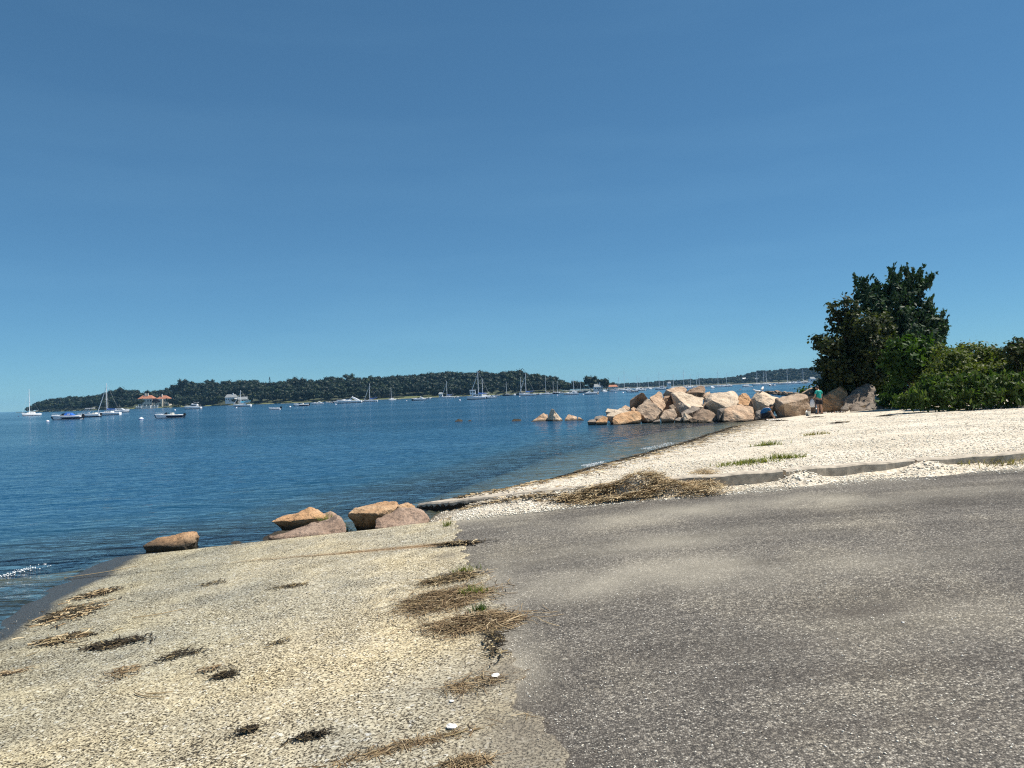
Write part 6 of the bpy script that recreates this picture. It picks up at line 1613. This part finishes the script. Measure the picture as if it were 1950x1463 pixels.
weed_clump(890, 1455, .16, .06, 0, 200, RE, 'straw tuft cut by the bottom edge near the seam', Lr=(.05, .16), name='straw_mat', w=.006, group=SG, cat='straw')
weed_clump(760, 1425, .62, .07, 14, 170, RE, 'long thin straw line near the bottom edge', Lr=(.05, .2), name='straw_mat', w=.006, group=SG, cat='straw', h=.012)
for px, py, L, a, lab in [(278, 1330, .34, -30, 'bent tan stick lying left of centre on the slab'), (300, 1325, .22, -10, 'short forked twig touching the bent stick'), (190, 1093, .95, 12, 'long reed stalk lying at the wet edge of the slab'), (300, 1173, .5, 12, 'straight pale reed on the left middle of the slab')]:
    c = hit(px, py); a = R(a); mb = MB(); pts = []
    for t in (-.5, -.2, .1, .5):
        x, y = c.x + math.cos(a + t * .3) * L * t, c.y + math.sin(a + t * .3) * L * t; pts.append((x - c.x, y - c.y, surf(x, y) - c.z + .012))
    o = mb.tube(pts, [.004, .005, .0045, .003], 6).build('reed_stick', M['reed'], None); o.location = c; T(o, lab, 'stick')
# the big heap of washed-up reeds
g = np.random.default_rng(77); hc_ = hit(1230, 945)
hp = [(1150, 942, .45, .16, .10), (1210, 930, .55, .25, .20), (1280, 940, .55, .26, .14), (1340, 930, .35, .2, .08), (1230, 918, .40, .15, .16), (1100, 952, .5, .12, .05), (1330, 945, .4, .2, .10), (1190, 952, .8, .12, .05), (1340, 905, .22, .5, .06)]
gens = [blob_gen(a, b, rx, ry, 0, hm)[1] for a, b, rx, ry, hm in hp]; wts = [3, 5, 4, 1.6, 3, 2, 1.5, 3, 1]
def mixgen(g_):
    k = g_.choice(len(gens), p=np.array(wts) / sum(wts)); return gens[k](g_)
rh = empty('reed_heap', hc_)
xs_ = np.linspace(-1.5, 1.9, 60); ys_ = np.linspace(-.5, .95, 30)
def zheap(X, Y):
    Z = np.zeros_like(X)
    for a, b, rx, ry, hm in hp[:5]:
        p = hit(a, b); Z = np.maximum(Z, hm * 1.05 * np.exp(-((X + hc_.x - p.x) / (rx * .75)) ** 2 - ((Y + hc_.y - p.y) / (ry * 1.0)) ** 2))
    base = np.vectorize(surf)(X + hc_.x, Y + hc_.y)
    return base - hc_.z - .03 + Z + .012 * pnoise(X, Y, 17)
me, _, _, _ = gridmesh('mound', xs_, ys_, zheap); smooth(me); link('mound', me, M['shell'], rh)
for part, mn, n, w in [('reeds', 'reed', 4200, .0065), ('dark_weed', 'weed', 380, .007)]:
    me = strands(part, mixgen, n, (.10, .42), w, None, None, g, lift=.03, tilt=.18); me.transform(Matrix.Translation(-hc_)); o = link(part, me, M[mn], rh); o['kind'] = 'stuff'
T(rh, 'big heap of tangled dry reeds lying over the kerb at the asphalt edge', 'reed heap')
# wrack line along the water's edge
def shore_gen(lo, hi, spread, off):
    seg = [(-1.9, 16.3), (-0.9, 17.2), (.6, 19.3), (2.4, 22.8), (6.2, 29.8), (11.6, 41)]
    ss = np.cumsum([0] + [math.hypot(seg[i + 1][0] - seg[i][0], seg[i + 1][1] - seg[i][1]) for i in range(5)])
    def gen(g_):
        t = lo + (hi - lo) * g_.random() ** 1.5; s = t * ss[-1]
        x = np.interp(s, ss, [p[0] for p in seg]); y = np.interp(s, ss, [p[1] for p in seg])
        d = off + abs(g_.normal()) * spread; x += d * .86; y -= d * .5
        return x, y, gz(x, y)
    return gen
for nm, mn, n, sp, of, Lr in [('wrack_line', 'weedblack', 1500, .16, .12, (.06, .26)), ('wrack_line', 'weed', 900, .9, .3, (.05, .22)), ('wrack_line', 'reed', 700, 1.2, .5, (.06, .3))]:
    o = link(nm, strands(nm, shore_gen(0, 1, sp, of), n, Lr, .022, None, None, g, lift=.015), M[mn]); K(o, 'stuff', {'weedblack': 'black seaweed line along the water edge of the beach', 'weed': 'brown weed scattered up the beach slope', 'reed': 'dry reed bits strewn along the beach'}[mn], 'seaweed')
# weed at the foot of the beam
for mn, n, lab in [('weedblack', 420, 'black weed on the shells under the concrete beam'), ('reed', 360, 'dry reed bits on the shells under the concrete beam')]:
    def bgen(g_):
        t = g_.random() ** .8; p = Vector((-1.25, 13.2, 0)).lerp(Vector((1.0, 11.95, 0)), t); x, y = p.x + g_.normal() * .18, p.y + g_.normal() * .15
        return x, y, surf(x, y)
    o = link('weed_litter', strands('weed_litter', bgen, n, (.04, .2), .012, None, None, g, lift=.02), M[mn]); K(o, 'stuff', lab, 'seaweed')

# loose shells and pebbles
def pebbles(name, pts, size, mat, g, flat=.5):
    n = len(pts); base = np.array([(1, 0, 0), (0, .75, 0), (-1, .1, 0), (-.1, -.75, 0), (0, 0, .9), (0, 0, -.6)])
    s = size(g, n) if callable(size) else np.full(n, size)
    a = g.uniform(0, 6.28, n); c, sn = np.cos(a), np.sin(a)
    B = np.repeat(base[None], n, 0) * (1 + g.normal(size=(n, 6, 1)) * .18)
    B[:, :, 2] *= flat
    X = B[:, :, 0] * c[:, None] - B[:, :, 1] * sn[:, None]; Y = B[:, :, 0] * sn[:, None] + B[:, :, 1] * c[:, None]
    tl = g.normal(size=(n, 1)) * .3
    Z = B[:, :, 2] + X * tl
    V = np.stack([X, Y, Z], 2) * s[:, None, None] + np.asarray(pts)[:, None, :]
    f = np.array([(0, 1, 4), (1, 2, 4), (2, 3, 4), (3, 0, 4), (1, 0, 5), (2, 1, 5), (3, 2, 5), (0, 3, 5)])
    Fq = (np.arange(n)[:, None, None] * 6 + f[None]).reshape(-1, 3)
    return npmesh(name, V.reshape(-1, 3), Fq)
g = np.random.default_rng(91)
n = 90000
yy = 11.3 + (42 - 11.3) * g.random(n) ** 1.9; hw = yy * .75
xx = g.uniform(-2.5, 1, n) * 0 + g.uniform(0, 1, n) * (hw + 2.5) - 2.0
dd = sdist(xx, yy); aed = 11.42 + .07 * (xx + 1)
ok = (dd > .12) & (yy > aed + .16 * pnoise(xx, yy, 2.3, 1.0) - .05 - .5 * g.random(n) ** 4) & (xx > -1.6) & ~((yy > kerby(xx) - .02) & (yy < kerby(xx) + .25) & (g.random(n) > .12) & (xx > 2)) & (xx < 34)
on_beam = np.zeros(len(xx), bool)
for (ax, ay, az), (bx, by, bz) in zip(BEAM[:-1], BEAM[1:]):
    ex, ey = bx - ax, by - ay; L = math.hypot(ex, ey); ex /= L; ey /= L
    t = (xx - ax) * ex + (yy - ay) * ey; q = (xx - ax) * -ey + (yy - ay) * ex
    on_beam |= (t > 0) & (t < L) & (q > -.06) & (q < .6)
ok &= ~on_beam & ((yy < 15) | (g.random(len(xx)) < .62 + .5 * pnoise(xx, yy, 1.1, 4.0)))
xx, yy = xx[ok], yy[ok]; zz = np.maximum(zground(xx, yy), np.where((yy < 11.42 + .07 * (xx + 1) + .4) & (xx > -.97), zramp(xx, yy), -9))
pts = np.stack([xx, yy, zz + .003], 1)
o = link('loose_shells', pebbles('loose_shells', pts, lambda g, m: (.008 + .019 * g.random(m) ** 3) * (.75 + pts[:, 1] * .03), M['pebble'], g), M['pebble']); K(o, 'stuff', 'loose broken shells and pebbles strewn over the pale beach', 'shells')
n = 9000
yy = 3.5 + 8.3 * g.random(n) ** 1.2; xx = -.97 + .15 * (11.4 - yy) + g.random(n) ** 1.6 * (yy * .75 + .5)
zz = zas(xx, yy); pts = np.stack([xx, yy, zz + .001], 1)
o = link('loose_grit', pebbles('loose_grit', pts, lambda g, m: .003 + .007 * g.random(m) ** 4, M['pebble'], g), M['pebble']); K(o, 'stuff', 'fine pale grit and shell bits lying on the asphalt', 'grit')
n = 5000
yy = 3.2 + 8 * g.random(n); xx = BND(0) * 0 + (-.97 + .15 * (11.4 - yy)) - g.random(n) ** .8 * 5.0; m_ = (xx > -5.6)
xx, yy = xx[m_], yy[m_]; pts = np.stack([xx, yy, zramp(xx, yy) + .014], 1)
o = link('loose_grit', pebbles('loose_grit', pts, lambda g, m: .003 + .006 * g.random(m) ** 4, M['pebble'], g), M['pebble']); K(o, 'stuff', 'fine pale grit and shell bits lying on the concrete slab', 'grit')
for px, py, s, lab in [(944, 1290, .028, 'white broken shell on the dirt by the seam, upper one'), (861, 1387, .03, 'white broken shell near the bottom edge left of the seam'), (897, 1394, .010, 'tiny white chip right of the lower broken shell'), (1720, 1187, .010, 'tiny white chip on the right side of the asphalt'), (860, 1337, .014, 'small white chip between the two broken shells')]:
    c = hit(px, py); bm = bmesh.new(); bmesh.ops.create_icosphere(bm, subdivisions=3, radius=s)
    for v in bm.verts: v.co *= 1 + .5 * mnoise.noise(v.co / s * 1.6 + Vector((px, 0, 0))); v.co.z *= .4
    me = bpy.data.meshes.new('broken_shell'); bm.to_mesh(me); bm.free()
    o = link('broken_shell', me, M['whiteshell']); o.location = (c.x, c.y, c.z + s * .2); T(o, lab, 'shell')

# grass tufts
def tuft(px, py, rx, ry, n, L, mat, lab, D=None, z=None, w=.008, group='grass tufts on the beach'):
    c = hit(px, py) if D is None else at_depth(px, py, D)
    g = np.random.default_rng(int(px + py)); V = []; Fq = []
    for i in range(n):
        x, y = g.normal() * rx * .5, g.normal() * ry * .5; zz = (surf(c.x + x, c.y + y) if z is None else z) - c.z
        a = g.uniform(0, 6.28); ln = L * g.uniform(.5, 1.2); be = g.uniform(.4, 1.3) * ln; ww = w * g.uniform(.6, 1.3); k0 = len(V)
        for t in (0, .5, 1):
            px2, py2 = x + math.cos(a) * be * t * t, y + math.sin(a) * be * t * t; h2 = zz + ln * (t - .25 * t * t * be / ln); q = ww * (1 - .85 * t)
            V += [(px2 - math.sin(a) * q, py2 + math.cos(a) * q, h2), (px2 + math.sin(a) * q, py2 - math.cos(a) * q, h2)]
        Fq += [(k0, k0 + 1, k0 + 3, k0 + 2), (k0 + 2, k0 + 3, k0 + 5, k0 + 4)]
    o = empty('grass_tuft', c); link('blades', npmesh('blades', np.array(V), np.array(Fq)), M[mat], o)['kind'] = 'stuff'; T(o, lab, 'grass', group)
tuft(1425, 882, .55, .35, 300, .09, 'grass', 'longest grass tuft on the beach, lowest of three near the kerb', w=.012)
tuft(1497, 873, .36, .2, 150, .13, 'grass', 'short grass tuft right of the longest one', w=.012)
tuft(1460, 849, .44, .25, 150, .14, 'grass', 'grass tuft above the longest one in mid beach', w=.013)
tuft(1553, 828, .5, .3, 110, .12, 'drygrass', 'faint olive grass tuft farthest up the beach', w=.014)
tuft(1725, 778, .5, .4, 120, .3, 'leaf_low', 'small green sprout on the sand before the thicket', w=.03)
for k in range(9):
    px = 1800 + k * 18 + rnd.uniform(-6, 6); tuft(px, 882 - k * 1.2 + rnd.uniform(-5, 4), .35, .22, 60, .11, 'drygrass', 'sparse yellowish grass behind the kerb, tuft %s from the left' % ['first', 'second', 'third', 'fourth', 'fifth', 'sixth', 'seventh', 'eighth', 'ninth'][k], w=.009, group='sparse grass strip behind the kerb')
tuft(850, 1003, .06, .10, 60, .09, 'grass', 'green grass sprig at the top corner of the slab', w=.006, group='sprigs in the seam')
tuft(888, 1088, .16, .08, 70, .07, 'grass', 'green sprig in the dark straw band on the seam', w=.006, group='sprigs in the seam')
tuft(905, 1130, .16, .07, 90, .08, 'grass', 'yellow-green sprig above the upper straw mat', w=.006, group='sprigs in the seam')
tuft(916, 1163, .07, .04, 50, .06, 'leaf_low', 'dark green sprig between the two straw mats', w=.006, group='sprigs in the seam')
tuft(627, 985, .14, .1, 90, .18, 'grass', 'marsh grass tuft standing between the ramp boulders', D=13.3, z=.15, w=.008, group='marsh grass by the ramp')
tuft(625, 985, .2, .1, 14, .52, 'grass', 'thin tall reeds above the marsh grass tuft', D=13.5, z=.0, w=.005, group='marsh grass by the ramp')
tuft(660, 988, .12, .1, 40, .22, 'leaf_low', 'dark water grass in the gap right of the long pink boulder', D=13.2, z=-.05, w=.008, group='marsh grass by the ramp')
# small weed bits on the sand
for px, py, lab in [(1551, 795, 'dark weed bit on the sand below the bucket'), (1600, 806, 'dark weed bit in the upper beach middle'), (1684, 793, 'dark weed bit near the low bush'), (1484, 802, 'dark weed strand right of the crouching person')]:
    weed_clump(px, py, .5, .5, 0, 60, BK, lab, Lr=(.1, .4), w=.03, group='weed bits on the upper beach')
# surf: little breaking wavelets
def foam(lab, path, w, n, seed):
    g = np.random.default_rng(seed); P = []
    path = [Vector(p) for p in path]
    for i in range(n):
        t = g.random() * (len(path) - 1); k = int(t); p = path[k].lerp(path[k + 1], t - k)
        d = g.normal() * w; P.append((p.x + g.normal() * .03 - d * .5, p.y + d, .012 + .05 * math.exp(-(d / w) ** 2) * g.random()))
    o = link('surf_foam', pebbles('surf_foam', np.array(P), lambda g, m: .006 + .02 * g.random(m) ** 2, None, g, .5), M['foam']); K(o, 'stuff', lab, 'foam')
def fz(px, py): p = on_z(px, py, .0); return (p.x, p.y, 0)
foam('white surf wavelet breaking near the middle of the beach', [fz(1112, 889), fz(1130, 886), fz(1150, 882)], .10, 420, 1)
foam('white surf wavelet breaking near the jetty', [fz(1225, 857), fz(1250, 852), fz(1283, 844)], .14, 480, 2)
foam('small surf wavelet running up the wet ramp at the left edge', [fz(-20, 1104), fz(20, 1096), fz(50, 1088), fz(92, 1080)], .03, 130, 3)

# ------------------------------------------------------------------ haze over the water
me = bpy.data.meshes.new('haze'); hb_ = MB().box(-4700, 4700, -300, 4900, -8, 62); me.from_pydata(hb_.v, [], hb_.f)
bm = bmesh.new(); bm.from_mesh(me); bmesh.ops.recalc_face_normals(bm, faces=bm.faces); bm.to_mesh(me); bm.free()
mh = bpy.data.materials.new('sea_haze'); mh.use_nodes = True; nt = mh.node_tree
nt.nodes.remove(nt.nodes['Principled BSDF']); pv = nt.nodes.new('ShaderNodeVolumePrincipled')
pv.inputs['Color'].default_value = (.30, .64, 1.0, 1); pv.inputs['Density'].default_value = 0.00008
nt.links.new(pv.outputs[0], nt.nodes['Material Output'].inputs['Volume'])
o = link('haze', me, mh); K(o, 'stuff', 'thin pale blue haze lying over the harbour', 'haze')
